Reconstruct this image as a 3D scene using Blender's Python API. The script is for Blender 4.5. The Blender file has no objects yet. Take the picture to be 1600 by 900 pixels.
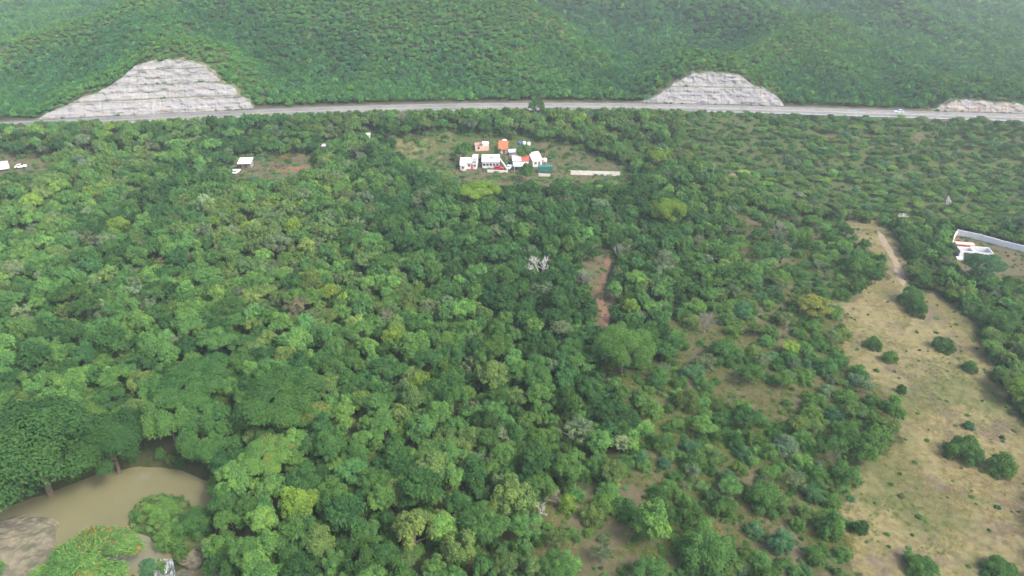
import bpy, math, random
import numpy as np
from mathutils import Vector, Matrix

R_ = math.radians
random.seed(7)
rng = np.random.default_rng(7)
scene = bpy.context.scene
COL = scene.collection

# ------------------------------------------------------------------ camera
CAM_H, PITCH, F = 100.0, 30.0, 1067.0          # metres, degrees below level, focal length in photo pixels
cam_d = bpy.data.cameras.new('camera')
cam_d.lens, cam_d.sensor_width = 24.0, 36.0
cam_d.clip_start, cam_d.clip_end = 0.5, 9000
cam = bpy.data.objects.new('camera', cam_d)
COL.objects.link(cam)
cam.location = (0, 0, CAM_H)
cam.rotation_euler = (R_(90 - PITCH), 0, 0)
scene.camera = cam

# ------------------------------------------------------------------ sky, sun, exposure
SUN_EL, SUN_AZ = 49.0, 122.0                   # azimuth from +Y towards +X
world = bpy.data.worlds.new('World')
scene.world = world
world.use_nodes = True
wn = world.node_tree
wn.nodes.clear()
w_out = wn.nodes.new('ShaderNodeOutputWorld')
w_bg = wn.nodes.new('ShaderNodeBackground')
w_sky = wn.nodes.new('ShaderNodeTexSky')
w_sky.sky_type = 'NISHITA'
w_sky.sun_disc = False
w_sky.sun_elevation = R_(SUN_EL)
w_sky.sun_rotation = R_(SUN_AZ)
w_sky.air_density = 1.0
w_sky.dust_density = 4.0
w_sky.ozone_density = 1.0
w_bg.inputs['Strength'].default_value = 0.15
wn.links.new(w_sky.outputs[0], w_bg.inputs['Color'])
wn.links.new(w_bg.outputs[0], w_out.inputs['Surface'])

sun_d = bpy.data.lights.new('sun', 'SUN')
sun_d.energy = 1.45
sun_d.angle = R_(12)
sun_d.color = (1.0, 0.97, 0.92)
sun = bpy.data.objects.new('sun', sun_d)
COL.objects.link(sun)
sv = Vector((math.sin(R_(SUN_AZ)) * math.cos(R_(SUN_EL)), math.cos(R_(SUN_AZ)) * math.cos(R_(SUN_EL)), math.sin(R_(SUN_EL))))
sun.rotation_euler = sv.to_track_quat('Z', 'Y').to_euler()
sun.location = (0, 0, 300)

scene.view_settings.view_transform = 'Standard'
scene.view_settings.look = 'None'
scene.view_settings.gamma = 1.0
scene.view_settings.use_curve_mapping = False
scene.view_settings.exposure = 1.73
scene.render.engine = 'CYCLES'
scene.cycles.max_bounces = 5
scene.cycles.diffuse_bounces = 3
scene.cycles.glossy_bounces = 2
scene.cycles.transmission_bounces = 2
scene.cycles.volume_bounces = 0
scene.cycles.use_denoising = True
scene.cycles.filter_width = 1.6

# ------------------------------------------------------------------ pixel helpers (photo pixels, 1600 x 900)
SP, CP = math.sin(R_(PITCH)), math.cos(R_(PITCH))

def ray(u, v):
    fx, fy = (np.asarray(u, float) - 800) / F, (450 - np.asarray(v, float)) / F
    return fx, CP + fy * SP, -SP + fy * CP

def at_z(u, v, z=0.0):
    dx, dy, dz = ray(u, v)
    t = (z - CAM_H) / dz
    return dx * t, dy * t

def at_y(u, v, y):
    dx, dy, dz = ray(u, v)
    t = y / dy
    return (float(dx * t), float(y), float(CAM_H + dz * t))

def project(x, y, z):
    zz = np.asarray(z) - CAM_H
    depth = np.asarray(y) * CP - zz * SP
    up = np.asarray(y) * SP + zz * CP
    d = np.where(depth > 1, depth, 1)
    u = 800 + F * np.asarray(x) / d
    v = 450 - F * up / d
    return np.where(depth > 1, u, -9999), np.where(depth > 1, v, 9999), depth

# ------------------------------------------------------------------ noise and small maths
def _hash(ix, iy, seed):
    h = (ix.astype(np.int64) * 374761393 + iy.astype(np.int64) * 668265263 + seed * 974634777) & 0x7fffffff
    h = ((h ^ (h >> 13)) * 1274126177) & 0x7fffffff
    h = (h ^ (h >> 16)) & 0x7fffffff
    return (h % 65536) / 65535.0

def vnoise(x, y, seed=0):
    x, y = np.asarray(x, float), np.asarray(y, float)
    ix, iy = np.floor(x), np.floor(y)
    fx, fy = x - ix, y - iy
    fx, fy = fx * fx * (3 - 2 * fx), fy * fy * (3 - 2 * fy)
    a, b = _hash(ix, iy, seed), _hash(ix + 1, iy, seed)
    c, d = _hash(ix, iy + 1, seed), _hash(ix + 1, iy + 1, seed)
    return (a * (1 - fx) + b * fx) * (1 - fy) + (c * (1 - fx) + d * fx) * fy

def fbm(x, y, seed=0, octv=4):
    s, a, n = 0, 0.5, 0
    for i in range(octv):
        s = s + a * vnoise(np.asarray(x) * 2 ** i + 13.7 * i, np.asarray(y) * 2 ** i - 7.1 * i, seed + i)
        n += a
        a *= 0.5
    return s / n

def sstep(x, a, b):
    t = np.clip((np.asarray(x, float) - a) / (b - a), 0, 1)
    return t * t * (3 - 2 * t)

def in_poly(u, v, poly):
    u, v = np.asarray(u, float), np.asarray(v, float)
    res = np.zeros(u.shape, bool)
    n = len(poly)
    for i in range(n):
        x1, y1 = poly[i]
        x2, y2 = poly[(i + 1) % n]
        if y1 == y2:
            continue
        c = ((y1 > v) != (y2 > v)) & (u < (x2 - x1) * (v - y1) / (y2 - y1) + x1)
        res ^= c
    return res

def poly_sd(x, y, poly):
    """signed distance, negative inside"""
    x, y = np.asarray(x, float), np.asarray(y, float)
    d = np.full(x.shape, 1e9)
    n = len(poly)
    for i in range(n):
        x1, y1 = poly[i]
        x2, y2 = poly[(i + 1) % n]
        ex, ey = x2 - x1, y2 - y1
        t = np.clip(((x - x1) * ex + (y - y1) * ey) / (ex * ex + ey * ey + 1e-9), 0, 1)
        d = np.minimum(d, np.hypot(x - x1 - t * ex, y - y1 - t * ey))
    return np.where(in_poly(x, y, poly), -d, d)

# ------------------------------------------------------------------ the lie of the land
ROAD_Z = 8.0
_rp = [(-150, 204), (0, 196.5), (135, 191), (236, 185.5), (287, 182.5), (371, 177), (540, 171), (766, 167), (901, 166),
       (969, 166.3), (1161, 171.5), (1296, 175.5), (1465, 179.5), (1600, 182.5), (1750, 187)]
_rx, _ry = at_z(np.array([p[0] for p in _rp]), np.array([p[1] for p in _rp]), ROAD_Z)
_rc = np.polyfit(_rx / 100, _ry, 4)
_X0, _X1 = float(_rx.min()), float(_rx.max())
_dc = np.polyder(_rc)

def road_y(x):
    x = np.asarray(x, float)
    xc = np.clip(x, _X0, _X1)
    return np.polyval(_rc, xc / 100) + np.polyval(_dc, xc / 100) / 100 * (x - xc)

HALF = 6.6                                       # half the width of the highway
RIDGES = [
    # near left hill
    ([(-60, 112, 392), (0, 62, 420), (110, 32, 440), (240, 2, 465), (500, -60, 510), (700, -45, 500), (820, 2, 455),
      (862, 42, 440), (900, 66, 428), (945, 108, 405), (985, 148, 378)], 0.52),
    ([(240, 2, 465), (250, 50, 405), (255, 84, 378)], 0.34),
    ([(760, 0, 455), (800, 60, 410), (815, 120, 375)], 0.5),
    ([(380, -20, 480), (600, -10, 460), (760, 0, 455)], 0.42),
    # hill right of centre
    ([(1120, 108, 376), (1185, 82, 402), (1262, 41, 440), (1290, 33, 455), (1330, 60, 440), (1381, 80, 425),
      (1431, 106, 405), (1482, 132, 385), (1530, 156, 365)], 0.5),
    ([(1290, 33, 455), (1229, 22, 480), (1161, -4, 520), (1100, -40, 580)], 0.5),
    ([(1290, 33, 455), (1300, 95, 395), (1310, 140, 368)], 0.52),
    # right hill
    ([(1350, -30, 640), (1415, 2, 560), (1479, 36, 530), (1533, 63, 505), (1600, 88, 470), (1690, 118, 440)], 0.5),
    ([(1560, 76, 490), (1530, 148, 378)], 0.42),
    # behind
    ([(860, -30, 640), (1000, -8, 600), (1070, -20, 610), (1150, -60, 660)], 0.45),
    ([(1000, -8, 600), (1040, 50, 520), (1075, 92, 450)], 0.5),
    ([(1480, -40, 760), (1600, 8, 690), (1720, 40, 660)], 0.5),
    ([(-200, -30, 820), (40, 0, 740), (140, -8, 760), (300, -50, 860)], 0.42),
    ([(40, 0, 740), (60, 40, 640)], 0.45),
]
RIDGES = [([at_y(*p) for p in r], s) for r, s in RIDGES]
RIDGES.append(([(-2600, 1700, 200), (-800, 1500, 240), (600, 1550, 200), (2600, 1700, 240)], 0.3))
RIDGES.append(([(-420, 380, 16), (-520, 430, 60), (-700, 480, 90), (-1100, 500, 90)], 0.5))
RIDGES.append(([(370, 420, 30), (520, 460, 70), (800, 520, 100), (1200, 560, 90)], 0.5))

def seg_ridge(x, y, pts, slope, rr=13.0):
    h = np.full(np.shape(x), -1e9)
    for (x1, y1, z1), (x2, y2, z2) in zip(pts[:-1], pts[1:]):
        ex, ey = x2 - x1, y2 - y1
        t = np.clip(((x - x1) * ex + (y - y1) * ey) / (ex * ex + ey * ey), 0, 1)
        d = np.hypot(x - x1 - t * ex, y - y1 - t * ey)
        h = np.maximum(h, z1 + (z2 - z1) * t - slope * (np.sqrt(d * d + rr * rr) - rr))
    return h

# rock cuts: outline of the cut's upper edge in photo pixels, tier height, tiers
CUT_RATIO = 0.78
CUTS = [
    dict(px=[(56, 186), (75, 178), (100, 166), (140, 148), (175, 134), (195, 120), (212, 104), (235, 96), (262, 92), (300, 95),
             (322, 104), (338, 118), (352, 130), (368, 136), (374, 150), (390, 158), (397, 168), (402, 173)], tier=6.0),
    dict(px=[(1003, 163), (1022, 150), (1040, 138), (1062, 126), (1085, 115), (1110, 112), (1135, 113), (1160, 121), (1175, 132),
             (1195, 138), (1208, 148), (1220, 158), (1226, 170)], tier=7.2),
    dict(px=[(1455, 175), (1464, 165), (1480, 160), (1506, 153), (1520, 157), (1545, 158), (1570, 160), (1585, 159), (1600, 164),
             (1640, 163), (1690, 176)], tier=9.0),
]

def solve_cut(u, v):
    dx, dy, dz = ray(u, v)
    t = np.linspace(250, 460, 4200)
    x, y, z = dx * t, dy * t, CAM_H + dz * t
    f = (z - ROAD_Z) - (y - road_y(x) - HALF - 2.5) / CUT_RATIO
    i = int(np.argmax(f < 0))
    return float(x[i]), max(0.0, float(z[i] - ROAD_Z))

for c in CUTS:
    pts = sorted(solve_cut(*p) for p in c['px'])
    c['x'] = np.array([p[0] for p in pts])
    c['h'] = np.array([p[1] for p in pts])
    c['h'][0] = c['h'][-1] = 0.0

def cut_h(c, x):
    base = np.interp(x, c['x'], c['h'])
    return np.where(base > 0.3, base + (fbm(np.asarray(x) / 4.0, np.asarray(x) * 0 + 3.3, 91, 3) - 0.5) * 2.6, base).clip(0)

# river pool: photo pixels at water level
WATER_Z = -5.0
def poly_at(px, z):
    return [tuple(float(q) for q in at_z(u, v, z)) for u, v in px]
POOL = poly_at([(-420, 815), (-200, 808), (-60, 800), (20, 790), (90, 766), (150, 742), (215, 730), (280, 734), (326, 752), (338, 780),
                (334, 806), (318, 838), (300, 850), (284, 862), (268, 866), (258, 869), (240, 873), (212, 892), (150, 950), (40, 935),
                (75, 880), (92, 862), (93, 815), (60, 806), (0, 812), (-160, 838), (-420, 870)], WATER_Z)
LOWER_Z = -7.2
CASC = poly_at([(240, 868), (282, 868), (286, 910), (228, 910)], WATER_Z)
SLAB = poly_at([(-330, 868), (-200, 838), (-60, 818), (0, 810), (40, 803), (84, 807), (94, 818), (93, 842), (86, 862), (70, 880), (30, 930), (-100, 960), (-330, 960)], WATER_Z)
LOWER = poly_at([(298, 892), (312, 880), (330, 876), (341, 884), (343, 905), (338, 960), (200, 960), (236, 915), (262, 902)], LOWER_Z)
ISLE = poly_at([(201, 826), (204, 800), (222, 782), (250, 774), (285, 778), (315, 800), (330, 826), (312, 846), (284, 862), (268, 872),
                (258, 862), (226, 836)], WATER_Z)

def terrain(x, y, info=False):
    x, y = np.asarray(x, float), np.asarray(y, float)
    s = y - road_y(x)
    und = (fbm(x / 70, y / 70, 3, 3) - 0.5) * 3.0
    start = np.interp(x, [-250, -60, 40, 120, 260], [-46, -50, -55, -78, -85])
    rise = sstep((s - start) / (-HALF - 2.5 - start), 0, 1)
    base = und * (1 - rise) * sstep(np.hypot(x, y), 0, 60) + ROAD_Z * rise - 0.12 * (np.abs(s) < HALF + 2)
    base = base + np.where(s > HALF, 0.015 * (s - HALF), 0)
    hill = np.full(x.shape, -1e9)
    k = 3.0
    acc = np.exp(np.clip(base / k, -50, 50))
    for pts, sl in RIDGES:
        acc = acc + np.exp(np.clip(seg_ridge(x, y, pts, sl * 1.5) / k, -50, 50))
    hill = k * np.log(acc)
    w = sstep(s, HALF + 3, HALF + 26)
    z = base + (hill - base) * w
    wx = x + (fbm(x / 60, y / 60, 33, 2) - 0.5) * 45
    gul = np.abs(2 * vnoise(wx / 34.0, y / 160.0, 35) - 1)
    z = z - w * sstep(s, 25, 75) * (1 - sstep(gul, 0.0, 0.55)) * 3.0
    z = z + w * sstep(s, 15, 60) * ((fbm(x / 46, y / 46, 21, 4) - 0.5) * 4.5 + (fbm(x / 15, y / 15, 25, 2) - 0.5) * 1.5)
    cutmask = np.zeros(x.shape, bool)
    for c in CUTS:
        h = cut_h(c, x)
        out = np.maximum(0, np.maximum(c['x'][0] - x, x - c['x'][-1]))
        s0 = HALF + 2.5
        stop = s0 + h * CUT_RATIO
        ds = s - stop
        T = ROAD_Z + h + 0.28 * np.clip(ds, 0, 20) - 0.30 * np.clip(ds - 20, 0, 999) - 0.6 * out
        z = np.where((ds > 0) & (s > s0), np.maximum(z, T), z)
        inside = (h > 0.4) & (s > s0 - 2)
        lim = ROAD_Z - 0.2 + np.clip(s - s0 - 3.4, 0, 999) / CUT_RATIO
        cm = inside & (z > lim)
        z = np.where(cm, lim, z)
        cutmask |= inside & (s < stop + 1.2)
    # river
    near = (y < 190) & (x < 0)
    if near.any():
        xs, ys, zs = x[near], y[near], z[near]
        sdp = poly_sd(xs, ys, POOL)
        sdl = poly_sd(xs, ys, LOWER)
        sdi = poly_sd(xs, ys, ISLE)
        wob = (fbm(xs / 5, ys / 5, 31, 3) - 0.5) * 2.0
        zs = np.minimum(zs, WATER_Z - 0.05 + np.maximum(sdp + wob * 0.6, -2.0) * 0.75)
        zs = np.minimum(zs, LOWER_Z - 0.05 + np.maximum(sdl + wob * 0.4, -2.0) * 1.1)
        zs = np.where(sdi < 0.6, np.maximum(zs, WATER_Z - 0.3 + np.clip((0.5 - sdi) * 0.8, 0, 1.9) + wob * 0.25), zs)
        cas = in_poly(xs, ys, CASC)
        tc = np.clip((CASC[0][1] - ys) / (CASC[0][1] - CASC[2][1]), 0, 1)
        zs = np.where(cas, np.minimum(zs, WATER_Z - 1.4 + (LOWER_Z - WATER_Z) * sstep(tc, 0.0, 0.9)), zs)
        zs = np.where(poly_sd(xs, ys, SLAB) < 1.5, np.minimum(zs, WATER_Z - 1.3), zs)
        z = z.copy()
        z[near] = zs
    if info:
        return z, s, cutmask
    return z

# ------------------------------------------------------------------ mesh helpers
def np_mesh(name, verts, faces, mats=(), mat_idx=None, smooth=False):
    """verts (n,3); faces: (m,4) or (m,3) array"""
    me = bpy.data.meshes.new(name)
    verts = np.asarray(verts, np.float32)
    faces = np.asarray(faces, np.int32)
    m, k = faces.shape
    me.vertices.add(len(verts))
    me.vertices.foreach_set('co', verts.ravel())
    me.loops.add(m * k)
    me.loops.foreach_set('vertex_index', faces.ravel())
    me.polygons.add(m)
    me.polygons.foreach_set('loop_start', np.arange(0, m * k, k, dtype=np.int32))
    for mt in mats:
        me.materials.append(mt)
    if mat_idx is not None:
        me.polygons.foreach_set('material_index', np.asarray(mat_idx, np.int32))
    me.update(calc_edges=True)
    me.polygons.foreach_set('use_smooth', np.full(m, smooth, dtype=bool))
    return me

def add_obj(name, data, parent=None, loc=None):
    o = bpy.data.objects.new(name, data)
    COL.objects.link(o)
    if parent is not None:
        o.parent = parent
    if loc is not None:
        o.location = loc
    return o

def tag(o, label=None, cat=None, group=None, kind=None):
    if label:
        o['label'] = label
    if cat:
        o['category'] = cat
    if group:
        o['group'] = group
    if kind:
        o['kind'] = kind
    return o

class MB:
    """collects quads / tris into one mesh"""
    def __init__(self):
        self.v, self.f = [], []

    def box(self, x0, x1, y0, y1, z0, z1):
        b = len(self.v)
        self.v += [(x0, y0, z0), (x1, y0, z0), (x1, y1, z0), (x0, y1, z0), (x0, y0, z1), (x1, y0, z1), (x1, y1, z1), (x0, y1, z1)]
        for q in ((0, 3, 2, 1), (4, 5, 6, 7), (0, 1, 5, 4), (1, 2, 6, 5), (2, 3, 7, 6), (3, 0, 4, 7)):
            self.f.append(tuple(b + i for i in q))
        return self

    def poly(self, pts):
        b = len(self.v)
        self.v += list(pts)
        self.f.append(tuple(range(b, b + len(pts))))
        return self

    def prism(self, prof, a0, a1, axis='x'):
        """extrude a closed profile [(p,q)] along x (profile in y,z) or y (profile in x,z)"""
        b = len(self.v)
        n = len(prof)
        for a in (a0, a1):
            for p, q in prof:
                self.v.append((a, p, q) if axis == 'x' else (p, a, q))
        self.f.append(tuple(b + i for i in range(n)))
        self.f.append(tuple(b + n + i for i in reversed(range(n))))
        for i in range(n):
            j = (i + 1) % n
            self.f.append((b + i, b + n + i, b + n + j, b + j))
        return self

    def tube(self, pts, rads, sides=6):
        b = len(self.v)
        n = len(pts)
        for i, (p, r) in enumerate(zip(pts, rads)):
            a = Vector(pts[max(0, i - 1)])
            c = Vector(pts[min(n - 1, i + 1)])
            d = (c - a).normalized() if (c - a).length > 1e-6 else Vector((0, 0, 1))
            t = d.cross(Vector((0.31, 0.95, 0.05)))
            if t.length < 1e-3:
                t = d.cross(Vector((1, 0, 0)))
            t.normalize()
            w = d.cross(t)
            for k in range(sides):
                g = 2 * math.pi * k / sides
                self.v.append(tuple(Vector(p) + (t * math.cos(g) + w * math.sin(g)) * r))
        for i in range(n - 1):
            for k in range(sides):
                k2 = (k + 1) % sides
                self.f.append((b + i * sides + k, b + i * sides + k2, b + (i + 1) * sides + k2, b + (i + 1) * sides + k))
        self.f.append(tuple(b + k for k in reversed(range(sides))))
        self.f.append(tuple(b + (n - 1) * sides + k for k in range(sides)))
        return self

    def mesh(self, name, mat, smooth=False):
        me = bpy.data.meshes.new(name)
        me.from_pydata(self.v, [], self.f)
        me.materials.append(mat)
        me.update()
        if smooth:
            me.polygons.foreach_set('use_smooth', np.ones(len(me.polygons), bool))
        return me

    def build(self, name, mat, parent=None, smooth=False):
        return add_obj(name, self.mesh(name, mat, smooth), parent)

def empty(name, loc, rz=0.0):
    o = bpy.data.objects.new(name, None)
    o.empty_display_size = 0.5
    COL.objects.link(o)
    o.location = loc
    o.rotation_euler = (0, 0, rz)
    return o

# ------------------------------------------------------------------ materials
class NT:
    def __init__(self, name):
        self.m = bpy.data.materials.new(name)
        self.m.use_nodes = True
        self.t = self.m.node_tree
        self.t.nodes.clear()
        self.out = self.n('ShaderNodeOutputMaterial')

    def n(self, kind, **kw):
        nd = self.t.nodes.new(kind)
        for k, v in kw.items():
            setattr(nd, k, v)
        return nd

    def l(self, a, b):
        self.t.links.new(a, b)

    def coords(self):
        return self.n('ShaderNodeNewGeometry').outputs['Position']

    def noise(self, vec, scale, detail=4, rough=0.55):
        nd = self.n('ShaderNodeTexNoise')
        nd.inputs['Scale'].default_value = scale
        nd.inputs['Detail'].default_value = detail
        nd.inputs['Roughness'].default_value = rough
        self.l(vec, nd.inputs['Vector'])
        return nd.outputs['Fac']

    def ramp(self, fac, stops):
        nd = self.n('ShaderNodeValToRGB')
        el = nd.color_ramp.elements
        while len(el) < len(stops):
            el.new(0.5)
        for e, (p, c) in zip(el, stops):
            e.position = p
            e.color = (*c, 1) if len(c) == 3 else c
        self.l(fac, nd.inputs[0])
        return nd.outputs[0]

    def mix(self, fac, a, b, mode='MIX'):
        nd = self.n('ShaderNodeMix', data_type='RGBA', blend_type=mode)
        for val, key in ((fac, 'Factor'), (a, 'A'), (b, 'B')):
            sock = [s for s in nd.inputs if s.name == key and s.enabled][0]
            if hasattr(val, 'is_linked') or hasattr(val, 'links'):
                self.l(val, sock)
            elif key == 'Factor':
                sock.default_value = val
            else:
                sock.default_value = (*val, 1)
        return [s for s in nd.outputs if s.enabled][0]

    def math(self, op, a, b=None, clamp=False):
        nd = self.n('ShaderNodeMath', operation=op, use_clamp=clamp)
        for i, val in enumerate((a, b)):
            if val is None:
                continue
            if hasattr(val, 'links'):
                self.l(val, nd.inputs[i])
            else:
                nd.inputs[i].default_value = val
        return nd.outputs[0]

    def finish(self, col, rough=0.9, spec=0.2, bump=None, bump_d=0.1, bump_s=0.6):
        p = self.n('ShaderNodeBsdfPrincipled')
        if hasattr(col, 'links'):
            self.l(col, p.inputs['Base Color'])
        else:
            p.inputs['Base Color'].default_value = (*col, 1)
        if hasattr(rough, 'links'):
            self.l(rough, p.inputs['Roughness'])
        else:
            p.inputs['Roughness'].default_value = rough
        p.inputs['Specular IOR Level'].default_value = spec
        if bump is not None:
            b = self.n('ShaderNodeBump')
            b.inputs['Distance'].default_value = bump_d
            b.inputs['Strength'].default_value = bump_s
            self.l(bump, b.inputs['Height'])
            self.l(b.outputs[0], p.inputs['Normal'])
        self.l(p.outputs[0], self.out.inputs['Surface'])
        return self.m

def simple_mat(name, col, rough=0.8, var=0.15, scale=0.8, spec=0.2):
    m = NT(name)
    P = m.coords()
    n = m.noise(P, scale, 5)
    lo = tuple(max(0, c * (1 - var)) for c in col)
    hi = tuple(min(1, c * (1 + var)) for c in col)
    return m.finish(m.ramp(n, [(0.3, lo), (0.7, hi)]), rough, spec)

def foliage_mat(name, default=(0.05, 0.115, 0.03), flower=None, flower_amt=0.0):
    m = NT(name)
    at = m.n('ShaderNodeAttribute', attribute_type='INSTANCER', attribute_name='tint')
    lv = m.n('ShaderNodeAttribute', attribute_type='GEOMETRY', attribute_name='lv')
    base = at.outputs['Color']
    warm = m.mix(1.0, base, (1.6, 1.42, 1.0), 'MULTIPLY')
    cool = m.mix(1.0, base, (0.62, 0.70, 0.80), 'MULTIPLY')
    col = m.mix(lv.outputs['Fac'], cool, warm)
    if flower:
        fl = m.n('ShaderNodeAttribute', attribute_type='GEOMETRY', attribute_name='fl')
        col = m.mix(m.math('GREATER_THAN', fl.outputs['Fac'], 1 - flower_amt), col, flower)
    d = m.n('ShaderNodeBsdfDiffuse')
    d.inputs['Roughness'].default_value = 0.6
    m.l(col, d.inputs['Color'])
    t = m.n('ShaderNodeBsdfTranslucent')
    m.l(m.mix(1.0, col, (1.15, 1.25, 0.6), 'MULTIPLY'), t.inputs['Color'])
    mx = m.n('ShaderNodeMixShader')
    mx.inputs[0].default_value = 0.32
    m.l(d.outputs[0], mx.inputs[1])
    m.l(t.outputs[0], mx.inputs[2])
    m.l(mx.outputs[0], m.out.inputs['Surface'])
    return m.m

def ground_mat():
    m = NT('ground_soil_and_grass')
    P = m.coords()
    mk = m.n('ShaderNodeAttribute', attribute_type='GEOMETRY', attribute_name='mask')
    sep = m.n('ShaderNodeSeparateColor')
    m.l(mk.outputs['Color'], sep.inputs[0])
    big, mid, fine = m.noise(P, 0.045, 5), m.noise(P, 0.22, 6, 0.68), m.noise(P, 1.3, 6, 0.72)
    litter = m.ramp(fine, [(0.3, (0.024, 0.030, 0.013)), (0.55, (0.038, 0.047, 0.018)), (0.75, (0.061, 0.054, 0.030))])
    med = m.noise(P, 0.11, 6, 0.7)
    clump = m.noise(P, 0.62, 6, 0.75)
    straw = m.ramp(clump, [(0.30, (0.062, 0.062, 0.023)), (0.43, (0.113, 0.099, 0.042)), (0.55, (0.155, 0.131, 0.061)), (0.72, (0.185, 0.159, 0.084))])
    brown = m.ramp(clump, [(0.30, (0.061, 0.049, 0.030)), (0.5, (0.098, 0.079, 0.051)), (0.7, (0.133, 0.109, 0.075))])
    straw = m.mix(m.ramp(med, [(0.40, (1, 1, 1)), (0.51, (0, 0, 0))]), straw, brown)
    greenish = m.ramp(clump, [(0.3, (0.030, 0.047, 0.014)), (0.5, (0.058, 0.073, 0.024)), (0.7, (0.097, 0.101, 0.042))])
    straw = m.mix(m.ramp(big, [(0.50, (0, 0, 0)), (0.62, (0.7, 0.7, 0.7))]), straw, greenish)
    soil = m.ramp(mid, [(0.3, (0.065, 0.053, 0.032)), (0.5, (0.093, 0.075, 0.046)), (0.7, (0.122, 0.098, 0.065))])
    soil = m.mix(m.ramp(fine, [(0.42, (0, 0, 0)), (0.62, (0.85, 0.85, 0.85))]), soil, (0.054, 0.060, 0.023))
    grass = m.ramp(fine, [(0.28, (0.027, 0.047, 0.011)), (0.5, (0.046, 0.066, 0.018)), (0.72, (0.082, 0.082, 0.036))])
    grass = m.mix(m.ramp(mid, [(0.45, (0, 0, 0)), (0.65, (0.6, 0.6, 0.6))]), grass, (0.076, 0.073, 0.037))
    wob = m.math('MULTIPLY', m.math('SUBTRACT', m.math('ADD', m.math('MULTIPLY', mid, 0.7), m.math('MULTIPLY', fine, 0.3)), 0.5), 2.6)
    def mask(o):
        v = m.math('ADD', o, m.math('MULTIPLY', wob, m.math('MULTIPLY', m.math('SUBTRACT', 1.0, o), m.math('MULTIPLY', o, 4.0))))
        nd = m.n('ShaderNodeMapRange')
        nd.inputs['From Min'].default_value = 0.3
        nd.inputs['From Max'].default_value = 0.7
        m.l(v, nd.inputs['Value'])
        return nd.outputs[0]
    col = m.mix(mask(sep.outputs[2]), litter, grass)
    col = m.mix(mask(sep.outputs[1]), col, soil)
    col = m.mix(mask(sep.outputs[0]), col, straw)
    return m.finish(col, 0.95, 0.1, fine, 0.12, 0.7)

def rock_mat(name, warm=0.0):
    m = NT(name)
    P = m.coords()
    sx = m.n('ShaderNodeMapping')
    sx.inputs['Scale'].default_value = (0.070, 0.070, 1.056)
    m.l(P, sx.inputs['Vector'])
    strata = m.noise(sx.outputs[0], 1.0, 6, 0.65)
    blotch, fine = m.noise(P, 0.16, 5, 0.6), m.noise(P, 1.1, 6, 0.7)
    col = m.ramp(strata, [(0.25, (0.155, 0.151, 0.149)), (0.42, (0.194, 0.189, 0.184)), (0.58, (0.236, 0.228, 0.215)), (0.75, (0.183, 0.178, 0.174))])
    col = m.mix(m.ramp(blotch, [(0.58 - 0.12 * warm, (0, 0, 0)), (0.74 - 0.1 * warm, (0.7, 0.7, 0.7))]), col, (0.239, 0.191, 0.152))
    col = m.mix(m.ramp(fine, [(0.25, (0.6, 0.6, 0.6)), (0.42, (0, 0, 0))]), col, (0.120, 0.117, 0.109))
    pale = m.noise(P, 0.5, 4)
    col = m.mix(m.ramp(pale, [(0.58, (0, 0, 0)), (0.72, (0.7, 0.7, 0.7))]), col, (0.282, 0.273, 0.252))
    moss = m.noise(P, 0.30, 5, 0.7)
    col = m.mix(m.ramp(moss, [(0.62, (0, 0, 0)), (0.70, (0.75, 0.75, 0.75))]), col, (0.092, 0.104, 0.049))
    return m.finish(col, 0.92, 0.15, m.math('ADD', strata, fine), 0.25, 0.7)

def bark_mat(name, col):
    return simple_mat(name, col, 0.95, 0.3, 2.5, 0.1)

M = {}
M['leaf'] = foliage_mat('leaves')
M['leaf_flower'] = foliage_mat('leaves_and_orange_blossom', flower=(0.40, 0.15, 0.055), flower_amt=0.035)
M['bark'] = bark_mat('brown_bark', (0.13, 0.10, 0.075))
M['grey_bark'] = bark_mat('grey_bark', (0.17, 0.155, 0.135))
M['white_bark'] = bark_mat('bleached_bark', (0.52, 0.49, 0.45))
M['ground'] = ground_mat()
M['rock'] = rock_mat('limestone', 0.0)
M['rock_warm'] = rock_mat('ochre_limestone', 1.8)
M['bench'] = simple_mat('ledge_soil_and_weeds', (0.10, 0.105, 0.06), 0.95, 0.5, 0.4)
def red_earth():
    m = NT('red_earth')
    P = m.coords()
    p, f = m.noise(P, 0.45, 5, 0.7), m.noise(P, 1.6, 6, 0.7)
    col = m.ramp(p, [(0.36, (0.095, 0.070, 0.045)), (0.50, (0.145, 0.080, 0.050)), (0.64, (0.19, 0.105, 0.068))])
    col = m.mix(m.ramp(f, [(0.52, (0, 0, 0)), (0.64, (0.9, 0.9, 0.9))]), col, (0.075, 0.08, 0.035))
    return m.finish(col, 0.95, 0.1, f, 0.1, 0.6)
M['dirt'] = red_earth()
M['pale_dirt'] = simple_mat('pale_track_earth', (0.19, 0.145, 0.098), 0.95, 0.25, 0.6)
M['white'] = simple_mat('white_paint', (0.56, 0.56, 0.55), 0.6, 0.08, 0.7)
M['cream'] = simple_mat('cream_plaster', (0.62, 0.56, 0.48), 0.8, 0.12, 0.9)
M['pink'] = simple_mat('pink_block', (0.52, 0.34, 0.27), 0.9, 0.2, 1.2)
M['grey'] = simple_mat('grey_sheet', (0.34, 0.33, 0.33), 0.6, 0.15, 0.9)
M['concrete'] = simple_mat('weathered_concrete', (0.24, 0.235, 0.225), 0.9, 0.2, 0.8)
M['redroof'] = simple_mat('red_roofing', (0.42, 0.07, 0.055), 0.6, 0.15, 1.2)
M['orange'] = simple_mat('orange_clay_tile', (0.30, 0.105, 0.05), 0.85, 0.2, 1.4)
M['green'] = simple_mat('teal_green_paint', (0.035, 0.13, 0.10), 0.55, 0.12, 0.8)
M['redcar'] = simple_mat('red_car_paint', (0.36, 0.02, 0.04), 0.3, 0.05, 1, 0.5)
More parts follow.
